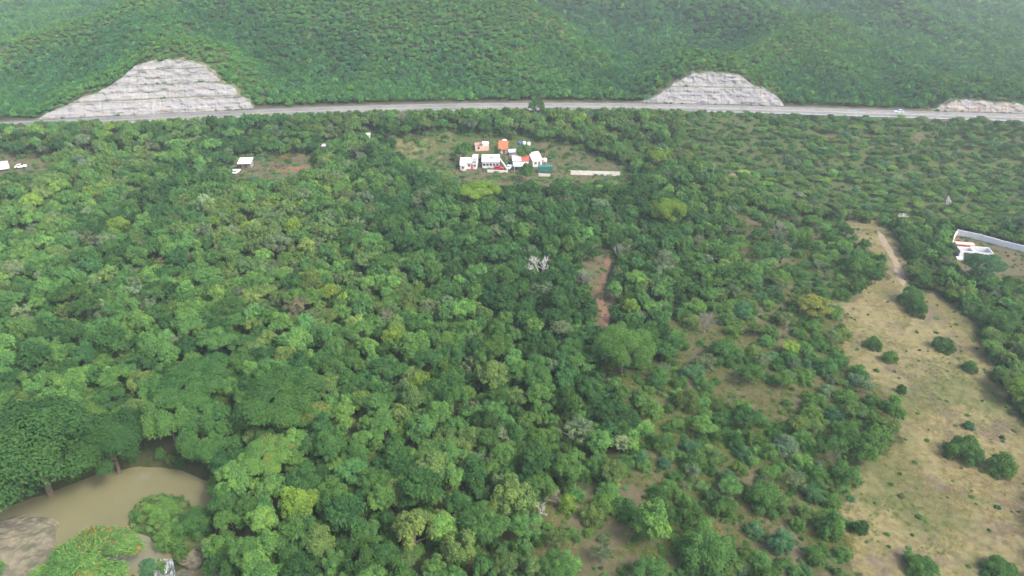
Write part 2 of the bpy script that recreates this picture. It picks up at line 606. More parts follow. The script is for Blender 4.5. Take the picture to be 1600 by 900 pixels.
M['bluecar'] = simple_mat('pale_blue_car_paint', (0.42, 0.52, 0.66), 0.3, 0.05, 1, 0.5)
M['whitecar'] = simple_mat('white_car_paint', (0.74, 0.74, 0.74), 0.3, 0.03, 1, 0.5)
M['blue'] = simple_mat('blue_plastic', (0.035, 0.10, 0.26), 0.5, 0.1, 2)
M['glass'] = simple_mat('dark_window_glass', (0.025, 0.03, 0.035), 0.12, 0.1, 1, 0.5)
M['tyre'] = simple_mat('tyre_rubber', (0.02, 0.02, 0.02), 0.8, 0.1, 2)
M['wood'] = simple_mat('door_wood', (0.16, 0.075, 0.045), 0.7, 0.2, 2)
M['steel'] = simple_mat('galvanised_steel', (0.42, 0.43, 0.44), 0.5, 0.1, 2)
M['line'] = simple_mat('road_line_paint', (0.42, 0.42, 0.40), 0.8, 0.1, 0.5)
M['yellowline'] = simple_mat('yellow_road_line_paint', (0.55, 0.40, 0.07), 0.8, 0.1, 0.5)

def road_mat():
    m = NT('asphalt')
    P = m.coords()
    a, b = m.noise(P, 0.06, 4), m.noise(P, 0.9, 5)
    col = m.ramp(a, [(0.3, (0.104, 0.106, 0.108)), (0.7, (0.17, 0.17, 0.17))])
    col = m.mix(m.ramp(b, [(0.35, (0.5, 0.5, 0.5)), (0.65, (0, 0, 0))]), col, (0.088, 0.090, 0.092))
    return m.finish(col, 0.85, 0.25)
M['asphalt'] = road_mat()

def water_mat():
    m = NT('muddy_river_water')
    P = m.coords()
    a, w = m.noise(P, 0.10, 3), m.noise(P, 1.6, 4)
    col = m.ramp(a, [(0.3, (0.125, 0.120, 0.062)), (0.7, (0.148, 0.140, 0.076))])
    return m.finish(col, 0.05, 0.5, w, 0.02, 0.15)
M['water'] = water_mat()

def foam_mat():
    m = NT('falling_water')
    P = m.coords()
    sx = m.n('ShaderNodeMapping')
    sx.inputs['Scale'].default_value = (3.0, 1.0, 0.5)
    m.l(P, sx.inputs['Vector'])
    a = m.noise(sx.outputs[0], 1.2, 6, 0.7)
    return m.finish(m.ramp(a, [(0.42, (0.045, 0.055, 0.05)), (0.53, (0.22, 0.25, 0.25)), (0.64, (0.62, 0.65, 0.66))]), 0.25, 0.5, a, 0.2, 0.8)
M['foam'] = foam_mat()

# ------------------------------------------------------------------ ground regions (photo pixels of the ground)
CLEARING = [(1312, 346), (1372, 346), (1405, 372), (1418, 410), (1425, 445), (1500, 478), (1525, 505), (1548, 560), (1568, 610), (1590, 660),
            (1640, 720), (1640, 960), (1390, 960), (1352, 905), (1330, 850), (1318, 800), (1330, 745), (1392, 690), (1402, 640), (1352, 600),
            (1322, 560), (1316, 515), (1312, 470), (1345, 455), (1382, 425), (1358, 398), (1326, 372)]
SCRUB = [(1160, 330), (1340, 350), (1330, 470), (1320, 560), (1400, 650), (1330, 740), (1330, 850), (1360, 960), (820, 960), (830, 850),
         (850, 780), (960, 770), (985, 720), (1005, 640), (960, 585), (1050, 560), (1040, 500), (1100, 480), (1180, 450), (1140, 380)]
UPPER = [(1060, 178), (1700, 178), (1700, 352), (1480, 352), (1330, 345), (1180, 318), (1100, 285), (1060, 230)]
VILLAGE = [(612, 214), (700, 210), (830, 214), (900, 228), (985, 262), (1000, 285), (860, 292), (800, 290), (718, 288), (700, 280), (648, 268), (620, 250)]
YARD = [(366, 250), (398, 243), (440, 246), (474, 240), (497, 248), (492, 272), (452, 284), (360, 284)]
LEFTYARD = [(-20, 244), (60, 246), (98, 254), (70, 274), (-20, 284)]
ENCLOSE = [(1488, 362), (1640, 398), (1640, 440), (1500, 425), (1483, 400)]
PATHLINE = [(950, 402), (948, 425), (938, 450), (936, 470), (944, 490), (948, 512)]
PATH2 = [(960, 585), (975, 612), (985, 640), (990, 660)]
PATH3 = [(1372, 360), (1392, 395), (1404, 420), (1412, 448)]
EROSION = [[(1322, 204), (1340, 208), (1344, 236), (1330, 238)], [(1282, 208), (1312, 212), (1310, 222), (1284, 218)],
           [(1425, 208), (1470, 206), (1480, 222), (1420, 232)], [(1575, 205), (1610, 210), (1600, 225), (1580, 222)]]
SOILPATCH = [[(905, 400), (950, 395), (952, 520), (925, 500), (915, 450)], [(1150, 330), (1250, 340), (1240, 375), (1165, 372)],
             [(1040, 500), (1110, 490), (1180, 545), (1090, 570), (1050, 550)], [(985, 660), (1000, 700), (985, 705)],
             [(1095, 570), (1200, 575), (1240, 620), (1170, 650), (1100, 625)], [(820, 850), (860, 840), (880, 900), (830, 910)],
             [(960, 770), (1020, 720), (1060, 745), (980, 790)], [(1075, 800), (1240, 820), (1300, 880), (1150, 860)],
             [(940, 830), (990, 820), (1000, 880), (960, 890)]]

def gap_noise(x, y):
    return fbm(np.asarray(x) / 9.0, np.asarray(y) / 9.0, 55, 3)

# ------------------------------------------------------------------ ground mesh
def axis(lo, d0, d1, hi, step, grow=1.12):
    mid = np.arange(d0, d1 + step * 0.5, step)
    a, s, left = d0, step, []
    while a > lo:
        s *= grow
        a -= s
        left.append(a)
    a, s, right = d1, step, []
    while a < hi:
        s *= grow
        a += s
        right.append(a)
    return np.array(left[::-1] + list(mid) + right)

gx = axis(-3500, -330, 330, 3500, 1.6)
gy = np.concatenate([axis(-1500, 66, 410, 411, 1.6), np.arange(414, 820, 4.0), np.arange(830, 1700, 22.0), np.arange(1750, 5000, 120)])
gy = np.unique(np.round(gy, 3))
GX, GY = np.meshgrid(gx, gy)
gz, gs, gcut = terrain(GX.ravel(), GY.ravel(), True)
gxf, gyf = GX.ravel(), GY.ravel()
nx, ny = len(gx), len(gy)
ii = np.arange(nx * ny).reshape(ny, nx)
gfaces = np.stack([ii[:-1, :-1].ravel(), ii[:-1, 1:].ravel(), ii[1:, 1:].ravel(), ii[1:, :-1].ravel()], 1)
gme = np_mesh('ground', np.stack([gxf, gyf, gz], 1), gfaces, [M['ground']], smooth=True)
gu, gv, _ = project(gxf, gyf, gz)
jit = (fbm(gxf / 6, gyf / 6, 71, 4) - 0.5) * 60 * np.clip(130 / np.hypot(gxf, gyf).clip(60), 0.25, 1.3)
jiv = (fbm(gxf / 6, gyf / 6, 81, 4) - 0.5) * 46 * np.clip(130 / np.hypot(gxf, gyf).clip(60), 0.25, 1.3)
ju, jv = gu + jit, gv + jiv
mR = in_poly(ju, jv, CLEARING).astype(float)
sc_in = in_poly(ju, jv, SCRUB)
gapn = gap_noise(gxf, gyf)
mG = np.zeros(len(gxf))
mG[sc_in] = np.clip(0.40 + (gapn[sc_in] - 0.5) * 1.6, 0.15, 0.7)
for pp in SOILPATCH + EROSION + [YARD, LEFTYARD]:
    mG[in_poly(ju, jv, pp)] = 1.0
mG[in_poly(ju, jv, ENCLOSE)] = 0.9
mB = np.zeros(len(gxf))
mB[in_poly(ju, jv, UPPER)] = 0.9
mB[sc_in] = 1.0
vil = in_poly(ju, jv, VILLAGE)
mB[vil] = 1.0
mG[vil & (gu > 835)] = 0.6
mR[vil & (gu < 715)] = 0.48
mG[vil & (gu > 710) & (gu < 835) & (gv > 240)] = 0.9
mB[gs > HALF + 8] = 0.75
mB[poly_sd(gxf, gyf, ISLE) < 0.5] = 0.9
mG[(np.abs(gs) < HALF + 3.5)] = 0.7
mG[gcut] = 0.6
msk = np.stack([mR, mG, mB, np.ones(len(mR))], 1).astype(np.float32)
ca = gme.color_attributes.new('mask', 'FLOAT_COLOR', 'POINT')
ca.data.foreach_set('color', msk.ravel())
ground = tag(add_obj('ground', gme), kind='structure')

# ------------------------------------------------------------------ highway
def ribbon(name, xs, off0, off1, dz, mat):
    xs = np.asarray(xs)
    y = road_y(xs)
    dy = np.gradient(y, xs)
    L = np.sqrt(1 + dy * dy)
    nxv, nyv = -dy / L, 1 / L
    rows = []
    for o in (off0, off1):
        rows.append(np.stack([xs + nxv * o, y + nyv * o, np.full(len(xs), ROAD_Z + dz)], 1))
    v = np.concatenate(rows)
    n = len(xs)
    i = np.arange(n - 1)
    return np_mesh(name, v, np.stack([i, i + 1, n + i + 1, n + i], 1), [mat])

xs = np.arange(-520, 521, 4.0)
road = tag(add_obj('highway', ribbon('highway', xs, -HALF, HALF, 0.02, M['asphalt'])), kind='structure')
for o in (-HALF + 0.6, HALF - 0.6):
    add_obj('edge_line', ribbon('edge_line', xs, o - 0.1, o + 0.1, 0.028, M['line']), road)
for o in (-0.55, 0.55):
    add_obj('median_line', ribbon('median_line', xs, o - 0.1, o + 0.1, 0.028, M['yellowline']), road)
for o in (-3.3, 3.3):
    mbv, mbf = [], []
    for x0 in np.arange(-340, 340, 12.0):
        seg = ribbon('lane_dash', np.array([x0, x0 + 2.5, x0 + 5]), o - 0.09, o + 0.09, 0.028, M['line'])
        add_obj('lane_dash', seg, road)
# concrete median barrier, in lengths
def barrier_mesh(x0, x1):
    a = np.array([x0, road_y(x0)])
    b = np.array([x1, road_y(x1)])
    d = (b - a) / np.linalg.norm(b - a)
    n = np.array([-d[1], d[0]])
    mb = MB()
    prof = [(-0.3, 0), (0.3, 0), (0.3, 0.08), (0.14, 0.3), (0.09, 0.8), (-0.09, 0.8), (-0.14, 0.3), (-0.3, 0.08)]
    base = 0
    for p in (a + d * 0.05, b - d * 0.05):
        for q, z in prof:
            w = p + n * q
            mb.v.append((w[0], w[1], ROAD_Z + 0.02 + z))
    k = len(prof)
    mb.f.append(tuple(range(k))[::-1])
    mb.f.append(tuple(range(k, 2 * k)))
    for i in range(k):
        j = (i + 1) % k
        mb.f.append((i, j, k + j, k + i))
    return mb
med = empty('median_barrier', (0, float(road_y(0)), ROAD_Z))
tag(med, 'low concrete barrier running down the middle of the highway', 'barrier')
for x0 in np.arange(60, 330, 9.0):
    o = barrier_mesh(x0, x0 + 9.0).build('barrier_segment', M['concrete'], med)
    o.matrix_parent_inverse = Matrix.Translation(med.location).inverted()
# steel guard rail on the valley side
gr = empty('guard_rail', (0, float(road_y(0)) - HALF, ROAD_Z))
tag(gr, 'thin galvanised guard rail along the valley side of the highway', 'guard rail')
inv = Matrix.Translation(gr.location).inverted()
mb = MB()
gxs = np.arange(-330, 331, 6.0)
gys = road_y(gxs) - HALF - 0.5
for i in range(len(gxs) - 1):
    b = len(mb.v)
    for k in (i, i + 1):
        for yy, zz in ((0, 0.45), (0.08, 0.6), (0, 0.78)):
            mb.v.append((gxs[k], gys[k] + yy, ROAD_Z + zz))
    mb.f += [(b, b + 1, b + 4, b + 3), (b + 1, b + 2, b + 5, b + 4)]
o = mb.build('rail', M['steel'], gr)
o.matrix_parent_inverse = inv
pm = MB().box(-0.07, 0.07, -0.07, 0.07, -0.6, 0.75).mesh('post', M['steel'])
for k in range(0, len(gxs), 2):
    o = add_obj('post', pm, gr, (gxs[k], gys[k] - 0.1, ROAD_Z))
    o.matrix_parent_inverse = inv

# ------------------------------------------------------------------ rock cuts
def rock_tier(c, k, mat):
    T = c['tier']
    x = np.arange(c['x'][0], c['x'][-1], 0.4)
    h = cut_h(c, x)
    z0, z1 = k * T, (k + 1) * T
    rows = np.concatenate([[-0.6 if k == 0 else -0.1], np.arange(0.3, T, 0.35), [T]])
    V = []
    y0 = road_y(x) + HALF + 2.5
    run = T * CUT_RATIO
    face = run - min(2.6, run * 0.45)            # horizontal run of the face, the rest is bench
    for zr in rows:
        zz = np.minimum(z0 + zr, h)
        f = np.clip((zz - z0) / T, -0.1, 1)
        lay = _hash(np.floor((zz + 0.15 * fbm(x / 9, x * 0, 5, 2)) / 0.9), np.floor(x * 0), 17 + k) - 0.5
        blk = fbm(x / 3.2, zz / 1.5, 41 + k, 3) - 0.5
        big = fbm(x / 14.0, zz / 9.0, 47 + k, 2) - 0.5
        ys = y0 + k * run + f * face + lay * 0.25 + blk * 1.5 + big * 2.0 + (np.abs(fbm(x / 1.7, zz / 4.5, 44 + k, 3) - 0.5) - 0.1) * 0.9
        xs = x + (fbm(x / 2.0, zz / 2.0, 61, 2) - 0.5) * 0.8
        V.append(np.stack([xs, ys, ROAD_Z + np.maximum(zz, -0.6)], 1))
    # bench behind the top of the face
    zz = np.minimum(z1, h)
    V.append(np.stack([x, y0 + (k + 1) * run + 1.8, ROAD_Z + zz + 0.1 * (fbm(x, x * 0, 4, 2) - 0.5)], 1))
    n, m = len(x), len(V)
    V = np.concatenate(V)
    ok = h > z0 + 0.25
    F4 = []
    for r in range(m - 1):
        i = np.arange(n - 1)
        q = np.stack([r * n + i, r * n + i + 1, (r + 1) * n + i + 1, (r + 1) * n + i], 1)
        F4.append(q[ok[:-1] | ok[1:]])
    mi = np.concatenate([np.full(len(f), int(r == m - 2)) for r, f in enumerate(F4)])
    F4 = np.concatenate(F4)
    used = np.unique(F4)
    remap = np.zeros(len(V), int)
    remap[used] = np.arange(len(used))
    return np_mesh('rock_tier', V[used], remap[F4], [mat, M['bench']], mi)

cut_labels = ['large grey stepped rock face beside the highway at left', 'domed two-step pale rock face behind the highway, right of centre',
              'low pinkish rock face beside the highway at the right edge']
for c, lab, mt in zip(CUTS, cut_labels, (M['rock'], M['rock'], M['rock_warm'])):
    xm = float(c['x'].mean())
    loc = Vector((xm, float(road_y(xm)) + HALF + 2.5, ROAD_Z))
    root = tag(empty('rock_cut', loc), lab, 'rock face', 'rock cuts along the highway')
    for k in range(int(math.ceil(c['h'].max() / c['tier']))):
        if c['h'].max() - k * c['tier'] < 0.8:
            continue
        o = add_obj('rock_tier', rock_tier(c, k, mt), root)
        o.matrix_parent_inverse = Matrix.Translation(loc).inverted()

# ------------------------------------------------------------------ river
def flat_poly(name, poly, z, mat):
    mb = MB()
    mb.poly([(x, y, z) for x, y in poly])
    me = mb.mesh(name, mat)
    if me.polygons[0].normal.z < 0:
        me.flip_normals()
    return me

def grow(poly, d):
    cx, cy = np.mean([p[0] for p in poly]), np.mean([p[1] for p in poly])
    out = []
    n = len(poly)
    area = sum(poly[i][0] * poly[(i + 1) % n][1] - poly[(i + 1) % n][0] * poly[i][1] for i in range(n))
    sg = 1 if area > 0 else -1
    for i in range(n):
        a, b = Vector(poly[i - 1]), Vector(poly[(i + 1) % n])
        t = (b - a).normalized()
        nrm = Vector((t.y, -t.x)) * sg
        out.append((poly[i][0] + nrm.x * d, poly[i][1] + nrm.y * d))
    return out
tag(add_obj('river_pool', flat_poly('river_pool', grow(POOL, 1.5), WATER_Z, M['water'])), kind='structure')
tag(add_obj('lower_pool', flat_poly('lower_pool', grow(LOWER, 0.8), LOWER_Z, M['water'])), kind='structure')

# small cascade between the two pools
def cascade(u0, u1, vt, vb, name, lab):
    (xa, ya), (xb, yb) = at_z(u0, vt, WATER_Z), at_z(u1, vt, WATER_Z)
    (xc, yc), (xd, yd) = at_z(u0 - 10, vb, LOWER_Z), at_z(u1 + 6, vb, LOWER_Z)
    n, m = 14, 16
    V = []
    for j in range(m):
        t = j / (m - 1)
        for i in range(n):
            s = i / (n - 1)
            x = (xa * (1 - s) + xb * s) * (1 - t) + (xc * (1 - s) + xd * s) * t
            y = (ya * (1 - s) + yb * s) * (1 - t) + (yc * (1 - s) + yd * s) * t
            z = WATER_Z + 0.06 + (LOWER_Z - WATER_Z) * float(sstep(t, 0.05, 0.95))
            z += (float(fbm(np.array([x * 1.2]), np.array([y * 1.2]), 77, 3)[0]) - 0.5) * 0.7 * math.sin(math.pi * t)
            V.append((x, y, z))
    Fq = [(j * n + i, j * n + i + 1, (j + 1) * n + i + 1, (j + 1) * n + i) for j in range(m - 1) for i in range(n - 1)]
    return tag(add_obj(name, np_mesh(name, V, Fq, [M['foam']], smooth=True)), lab, 'waterfall')
cascade(244, 270, 874, 905, 'waterfall', 'small white cascade spilling from the muddy pool')

# rock slab and boulders
def blob_rock(name, sx, sy, sz, seed, mat, n=20, flat=0.5):
    th = np.linspace(0, 2 * np.pi, n, endpoint=False)
    ph = np.linspace(-0.35, np.pi / 2, 9)
    V, Fq = [], []
    for j, p in enumerate(ph):
        for i, t in enumerate(th):
            d = np.array([math.cos(p) * math.cos(t), math.cos(p) * math.sin(t), math.sin(p)])
            r = 1 + (float(fbm(np.array([d[0] * 2.6 + seed]), np.array([d[1] * 2.6 + d[2] * 3.1]), seed, 4)[0]) - 0.5) * 1.1
            z = d[2] * r
            z = z if z < flat else flat + (z - flat) * 0.3
            V.append((d[0] * r * sx, d[1] * r * sy, z * sz))
    m = len(ph)
    for j in range(m - 1):
        for i in range(n):
            k = (i + 1) % n
            Fq.append((j * n + i, j * n + k, (j + 1) * n + k, (j + 1) * n + i))
    return np_mesh(name, V, Fq, [mat], smooth=False)

def slab():
    outline = SLAB
    xs = np.arange(min(p[0] for p in outline), max(p[0] for p in outline) + 1, 0.6)
    ys = np.arange(min(p[1] for p in outline), max(p[1] for p in outline) + 1, 0.6)
    X, Y = np.meshgrid(xs, ys)
    x, y = X.ravel(), Y.ravel()
    sd = poly_sd(x, y, outline) + (fbm(x / 2.5, y / 2.5, 15, 3) - 0.5) * 1.6
    rot = x * 0.93 + y * 0.36
    led = np.floor(np.clip((-sd - 0.2) / 2.2 + (fbm(x / 7, y / 3, 19, 3) - 0.5) * 1.6, 0, 4))
    z = WATER_Z - 0.9 + np.clip(-sd * 2.2, 0, 1.5) + led * 0.42 + (fbm(x / 1.8, y / 0.8, 23, 4) - 0.5) * 1.1
    z = np.where(sd > 0.3, WATER_Z - 2.2, z)
    n, m = len(xs), len(ys)
    idx = np.arange(n * m).reshape(m, n)
    q = np.stack([idx[:-1, :-1].ravel(), idx[:-1, 1:].ravel(), idx[1:, 1:].ravel(), idx[1:, :-1].ravel()], 1)
    keep = (sd[q] < 0.9).any(1)
    q = q[keep]
    used = np.unique(q)
    rm = np.zeros(n * m, int)
    rm[used] = np.arange(len(used))
    return np_mesh('rock_slab', np.stack([x, y, z], 1)[used], rm[q], [M['slab']], smooth=False)

def slab_mat():
    m = NT('river_rock')
    P = m.coords()
    sx = m.n('ShaderNodeMapping')
    sx.inputs['Scale'].default_value = (0.075, 0.363, 0.351)
    sx.inputs['Rotation'].default_value = (0.000, 0.000, 0.211)
    m.l(P, sx.inputs['Vector'])
    a, b, f = m.noise(sx.outputs[0], 1.0, 5, 0.6), m.noise(P, 0.35, 4), m.noise(P, 1.5, 6, 0.7)
    col = m.ramp(a, [(0.3, (0.062, 0.058, 0.039)), (0.45, (0.117, 0.107, 0.074)), (0.6, (0.167, 0.149, 0.102)), (0.72, (0.086, 0.087, 0.060))])
    col = m.mix(m.ramp(b, [(0.52, (0, 0, 0)), (0.66, (0.8, 0.8, 0.8))]), col, (0.068, 0.076, 0.043))
    col = m.mix(m.ramp(f, [(0.3, (0.6, 0.6, 0.6)), (0.5, (0, 0, 0))]), col, (0.075, 0.073, 0.052))
    return m.finish(col, 0.9, 0.2, f, 0.12, 0.7)
M['slab'] = slab_mat()
tag(add_obj('rock_slab', slab()), 'flat tan ledge of river rock beside the muddy pool', 'rock')

rock_list = [(297, 868, 2.2, 'pale boulder at the foot of the green islet'), (330, 866, 2.0, 'pinkish boulder on the bank right of the islet'),
             (248, 884, 1.1, 'ochre boulder at the left lip of the cascade'), (280, 885, 1.4, 'mossy boulder between the cascade and lower pool'),
             (293, 880, 0.9, 'small pale rock above the lower pool'), (322, 850, 1.5, 'tan rock in the gap between islet and bank'),
             (345, 878, 1.3, 'brown rock at the right rim of the lower pool'), (200, 830, 0.7, 'tiny rock at the waterline left of the islet')]
for i, (u, v, r, lab) in enumerate(rock_list):
    x, y = at_z(u, v, WATER_Z)
    z = float(terrain(np.array([x]), np.array([y]))[0])
    o = add_obj('boulder', blob_rock('boulder', r, r * 0.8, r * 0.75, i + 3, M['slab'], 12), None, (float(x), float(y), max(z, LOWER_Z) - 0.15))
    o.rotation_euler = (0, 0, i * 1.3)
    tag(o, lab, 'rock', 'rocks around the cascade')

# ------------------------------------------------------------------ dirt paths
def path_strip(name, px, width, mat, seed):
    P = [at_z(u, v, 0.0) for u, v in px]
    P = [Vector((float(a), float(b))) for a, b in P]
    pts = []
    for i in range(len(P) - 1):
        n = max(2, int((P[i + 1] - P[i]).length / 0.8))
        for k in range(n):
            pts.append(P[i].lerp(P[i + 1], k / n))
    pts.append(P[-1])
    for _ in range(3):
        pts = [pts[0]] + [(pts[i - 1] + pts[i] * 2 + pts[i + 1]) / 4 for i in range(1, len(pts) - 1)] + [pts[-1]]
    V = []
    cols = 7
    for i, p in enumerate(pts):
        t = (pts[min(i + 1, len(pts) - 1)] - pts[max(i - 1, 0)]).normalized()
        nrm = Vector((-t.y, t.x))
        wl = width * (0.45 + 0.9 * float(fbm(np.array([i * 0.22]), np.array([seed]), seed, 3)[0]))
        wr = width * (0.45 + 0.9 * float(fbm(np.array([i * 0.22]), np.array([seed + 50.0]), seed + 9, 3)[0]))
        taper = min(1, i / 4, (len(pts) - 1 - i) / 4) * 0.9 + 0.1
        for k in range(cols):
            s = k / (cols - 1)
            w = (-wl + (wl + wr) * s) * taper / 2
            V.append((p.x + nrm.x * w, p.y + nrm.y * w, 0))
    V = np.array(V)
    V[:, 2] = terrain(V[:, 0], V[:, 1]) + 0.09
    V[::cols, 2] -= 0.10
    V[cols - 1::cols, 2] -= 0.10
    Fq = [(j * cols + i, j * cols + i + 1, (j + 1) * cols + i + 1, (j + 1) * cols + i) for j in range(len(pts) - 1) for i in range(cols - 1)]
    return tag(add_obj(name, np_mesh(name, V, Fq, [mat], smooth=True)), kind='structure')
path_strip('dirt_path', PATHLINE, 2.6, M['dirt'], 5)
path_strip('dirt_path', PATH2, 1.6, M['dirt'], 8)
path_strip('dirt_path', PATH3, 2.6, M['pale_dirt'], 11)
path_strip('dirt_yard', [(415, 264), (450, 265), (492, 258)], 8.0, M['dirt'], 31)
path_strip('farm_track', [(1090, 279), (1120, 277), (1160, 274)], 3.2, M['pale_dirt'], 15)

# ------------------------------------------------------------------ buildings
def ground_at(u, v, lift=0.0):
    dx, dy, dz = ray(u, v)
    t = np.linspace(70, 900, 6000)
    x, y, z = dx * t, dy * t, CAM_H + dz * t
    g = terrain(x, y) + lift
    i = int(np.argmax(z < g))
    return float(x[i]), float(y[i]), float(g[i] - lift)

def px_m(u, v):
    """metres per photo pixel at the ground point under that pixel"""
    x, y, z = ground_at(u, v)
    return float(project(x, y, z)[2]) / F

def window(parent, x, z, w, h, y, mat_frame='white', side=-1):
    fr = MB()
    t = 0.07
    y0, y1 = (y - 0.06, y + 0.01)
    fr.box(x - w / 2 - t, x + w / 2 + t, y0, y1, z + h, z + h + t)
    fr.box(x - w / 2 - t, x + w / 2 + t, y0 - 0.04, y1, z - t, z)
    fr.box(x - w / 2 - t, x - w / 2, y0, y1, z, z + h)
    fr.box(x + w / 2, x + w / 2 + t, y0, y1, z, z + h)
    fr.box(x - 0.025, x + 0.025, y0 + 0.02, y1, z, z + h)
    o = fr.build('window', M[mat_frame], parent)
    MB().box(x - w / 2, x + w / 2, y - 0.025, y + 0.004, z, z + h).build('pane', M['glass'], o)
    return o

def door(parent, x, w, h, y, mat='wood'):
    o = MB().box(x - w / 2, x + w / 2, y - 0.05, y + 0.01, 0.02, h).build('door', M[mat], parent)
    MB().box(x + w * 0.3, x + w * 0.38, y - 0.11, y - 0.05, h * 0.48, h * 0.53).build('handle', M['steel'], o)
    return o

def wall_shell(parent, w, d, h, mat, x=0.0, y=0.0, name='wall', t=0.18, z0=-0.6):
    mb = MB()
    mb.box(x - w / 2, x + w / 2, y - d / 2, y - d / 2 + t, z0, h)
    mb.box(x - w / 2, x + w / 2, y + d / 2 - t, y + d / 2, z0, h)
    mb.box(x - w / 2, x - w / 2 + t, y - d / 2 + t, y + d / 2 - t, z0, h)
    mb.box(x + w / 2 - t, x + w / 2, y - d / 2 + t, y + d / 2 - t, z0, h)
    return mb.build(name, mat, parent)

def slope_roof(parent, w, d, zf, zb, mat, x=0.0, y=0.0, over=0.35, t=0.14, ribs=True):
    """single pitch: zf at the front (camera side), zb at the back"""
    y0, y1 = y - d / 2 - over, y + d / 2 + over
    r = MB().prism([(y0, zf), (y1, zb), (y1, zb + t), (y0, zf + t)], x - w / 2 - over, x + w / 2 + over, 'x').build('roof', mat, parent)
    if ribs:
        mb = MB()
        xx = x - w / 2 - over + 0.2
        while xx < x + w / 2 + over - 0.1:
            mb.prism([(y0, zf + t), (y1, zb + t), (y1, zb + t + 0.05), (y0, zf + t + 0.05)], xx, xx + 0.1, 'x')
            xx += 0.8
        mb.build('roof_ribs', mat, r)
    return r

def gable_roof(parent, w, d, h, rise, mat, wallmat, x=0.0, y=0.0, over=0.4, t=0.14):
    """ridge along x"""
    y0, y1, ym = y - d / 2 - over, y + d / 2 + over, y
    z0 = h - 0.02
    prof = [(y0, z0), (ym, z0 + rise), (y1, z0), (y1, z0 + t), (ym, z0 + rise + t), (y0, z0 + t)]
    r = MB().prism(prof, x - w / 2 - over, x + w / 2 + over, 'x').build('roof', mat, parent)
    for xx in (x - w / 2 + 0.01, x + w / 2 - 0.15):
        MB().prism([(y - d / 2, h), (y + d / 2, h), (y, h + rise * 0.95)], xx, xx + 0.14, 'x').build('gable_end', wallmat, parent)
    MB().box(x - w / 2 - over, x + w / 2 + over, ym - 0.12, ym + 0.12, z0 + rise + t - 0.05, z0 + rise + t + 0.06).build('ridge_cap', mat, r)
    return r

def flat_roof(parent, w, d, h, mat, x=0.0, y=0.0, over=0.25, parapet=0.35):
    r = MB().box(x - w / 2 - over, x + w / 2 + over, y - d / 2 - over, y + d / 2 + over, h, h + 0.18).build('roof', mat, parent)
    mb = MB()
    a, b, c, e = x - w / 2 - over, x + w / 2 + over, y - d / 2 - over, y + d / 2 + over
    z0, z1 = h + 0.18, h + 0.18 + parapet
    mb.box(a, b, c, c + 0.15, z0, z1).box(a, b, e - 0.15, e, z0, z1).box(a, a + 0.15, c + 0.15, e - 0.15, z0, z1).box(b - 0.15, b, c + 0.15, e - 0.15, z0, z1)
    mb.build('parapet', mat, r)
    return r

def root_at(name, u, v, rz, label, cat, group=None):
    x, y, z = ground_at(u, v)
    return tag(empty(name, (x, y, z), rz), label, cat, group)

G_V = 'houses of the small settlement'
# 1 white house, two roofs
h = root_at('house', 733, 263, -0.06, 'white house with two roof wings and dark front windows, leftmost in the settlement', 'house', G_V)
wall_shell(h, 6.6, 6.0, 2.7, M['white'], 0, 2.2)
gable_roof(h, 4.4, 6.0, 2.7, 1.1, M['white'], M['white'], -1.2, 2.2)
wall_shell(h, 2.0, 4.2, 4.0, M['white'], 2.35, 3.0, 'side_tower', z0=2.7)
flat_roof(h, 2.0, 4.2, 4.0, M['white'], 2.35, 3.0, 0.15, 0.25)
wall_shell(h, 2.2, 2.4, 2.4, M['cream'], -2.2, -2.05, 'porch')
slope_roof(h, 2.2, 2.4, 2.4, 2.75, M['white'], -2.2, -2.05, 0.2)
for xx in (0.1, 2.5):
    window(h, xx, 1.0, 0.9, 1.1, -0.8)
door(h, 1.3, 0.9, 2.1, -0.8, 'redroof')
window(h, -2.2, 0.9, 0.9, 1.0, -3.25)
# 2 long white building with a row of windows
h = root_at('house', 767, 262, 0.02, 'white flat-roofed house with a row of dark windows along its front', 'house', G_V)
wall_shell(h, 7.2, 8.2, 2.7, M['white'], 0, 3.6)
flat_roof(h, 7.2, 8.2, 2.7, M['white'], 0, 3.6, 0.3, 0.2)
for k in range(5):
    window(h, -2.8 + 1.4 * k, 1.0, 0.95, 1.0, -0.5, 'grey')
MB().box(-0.4, 1.2, 3.0, 4.4, 2.9, 3.5).build('roof_hatch', M['concrete'], h)
# 3 white house, red roof half
h = root_at('house', 814, 262, 0.05, 'house with half white and half red roof and a white front canopy', 'house', G_V)
wall_shell(h, 6.8, 5.0, 2.7, M['white'], 0, 3.2)
slope_roof(h, 3.4, 5.0, 2.7, 3.2, M['white'], -1.7, 3.2, 0.18)
slope_roof(h, 3.0, 5.4, 2.74, 3.6, M['redroof'], 1.95, 3.3, 0.18)
slope_roof(h, 6.0, 3.4, 1.95, 2.25, M['white'], -0.1, -2.0, 0.1)
for xx in (-2.9, 2.7):
    MB().box(xx - 0.08, xx + 0.08, -3.55, -3.39, -0.4, 1.95).build('canopy_post', M['steel'], h)
for xx in (-2.2, -0.9):
    window(h, xx, 1.1, 0.9, 1.0, 0.7)
door(h, 0.6, 0.9, 2.1, 0.7)
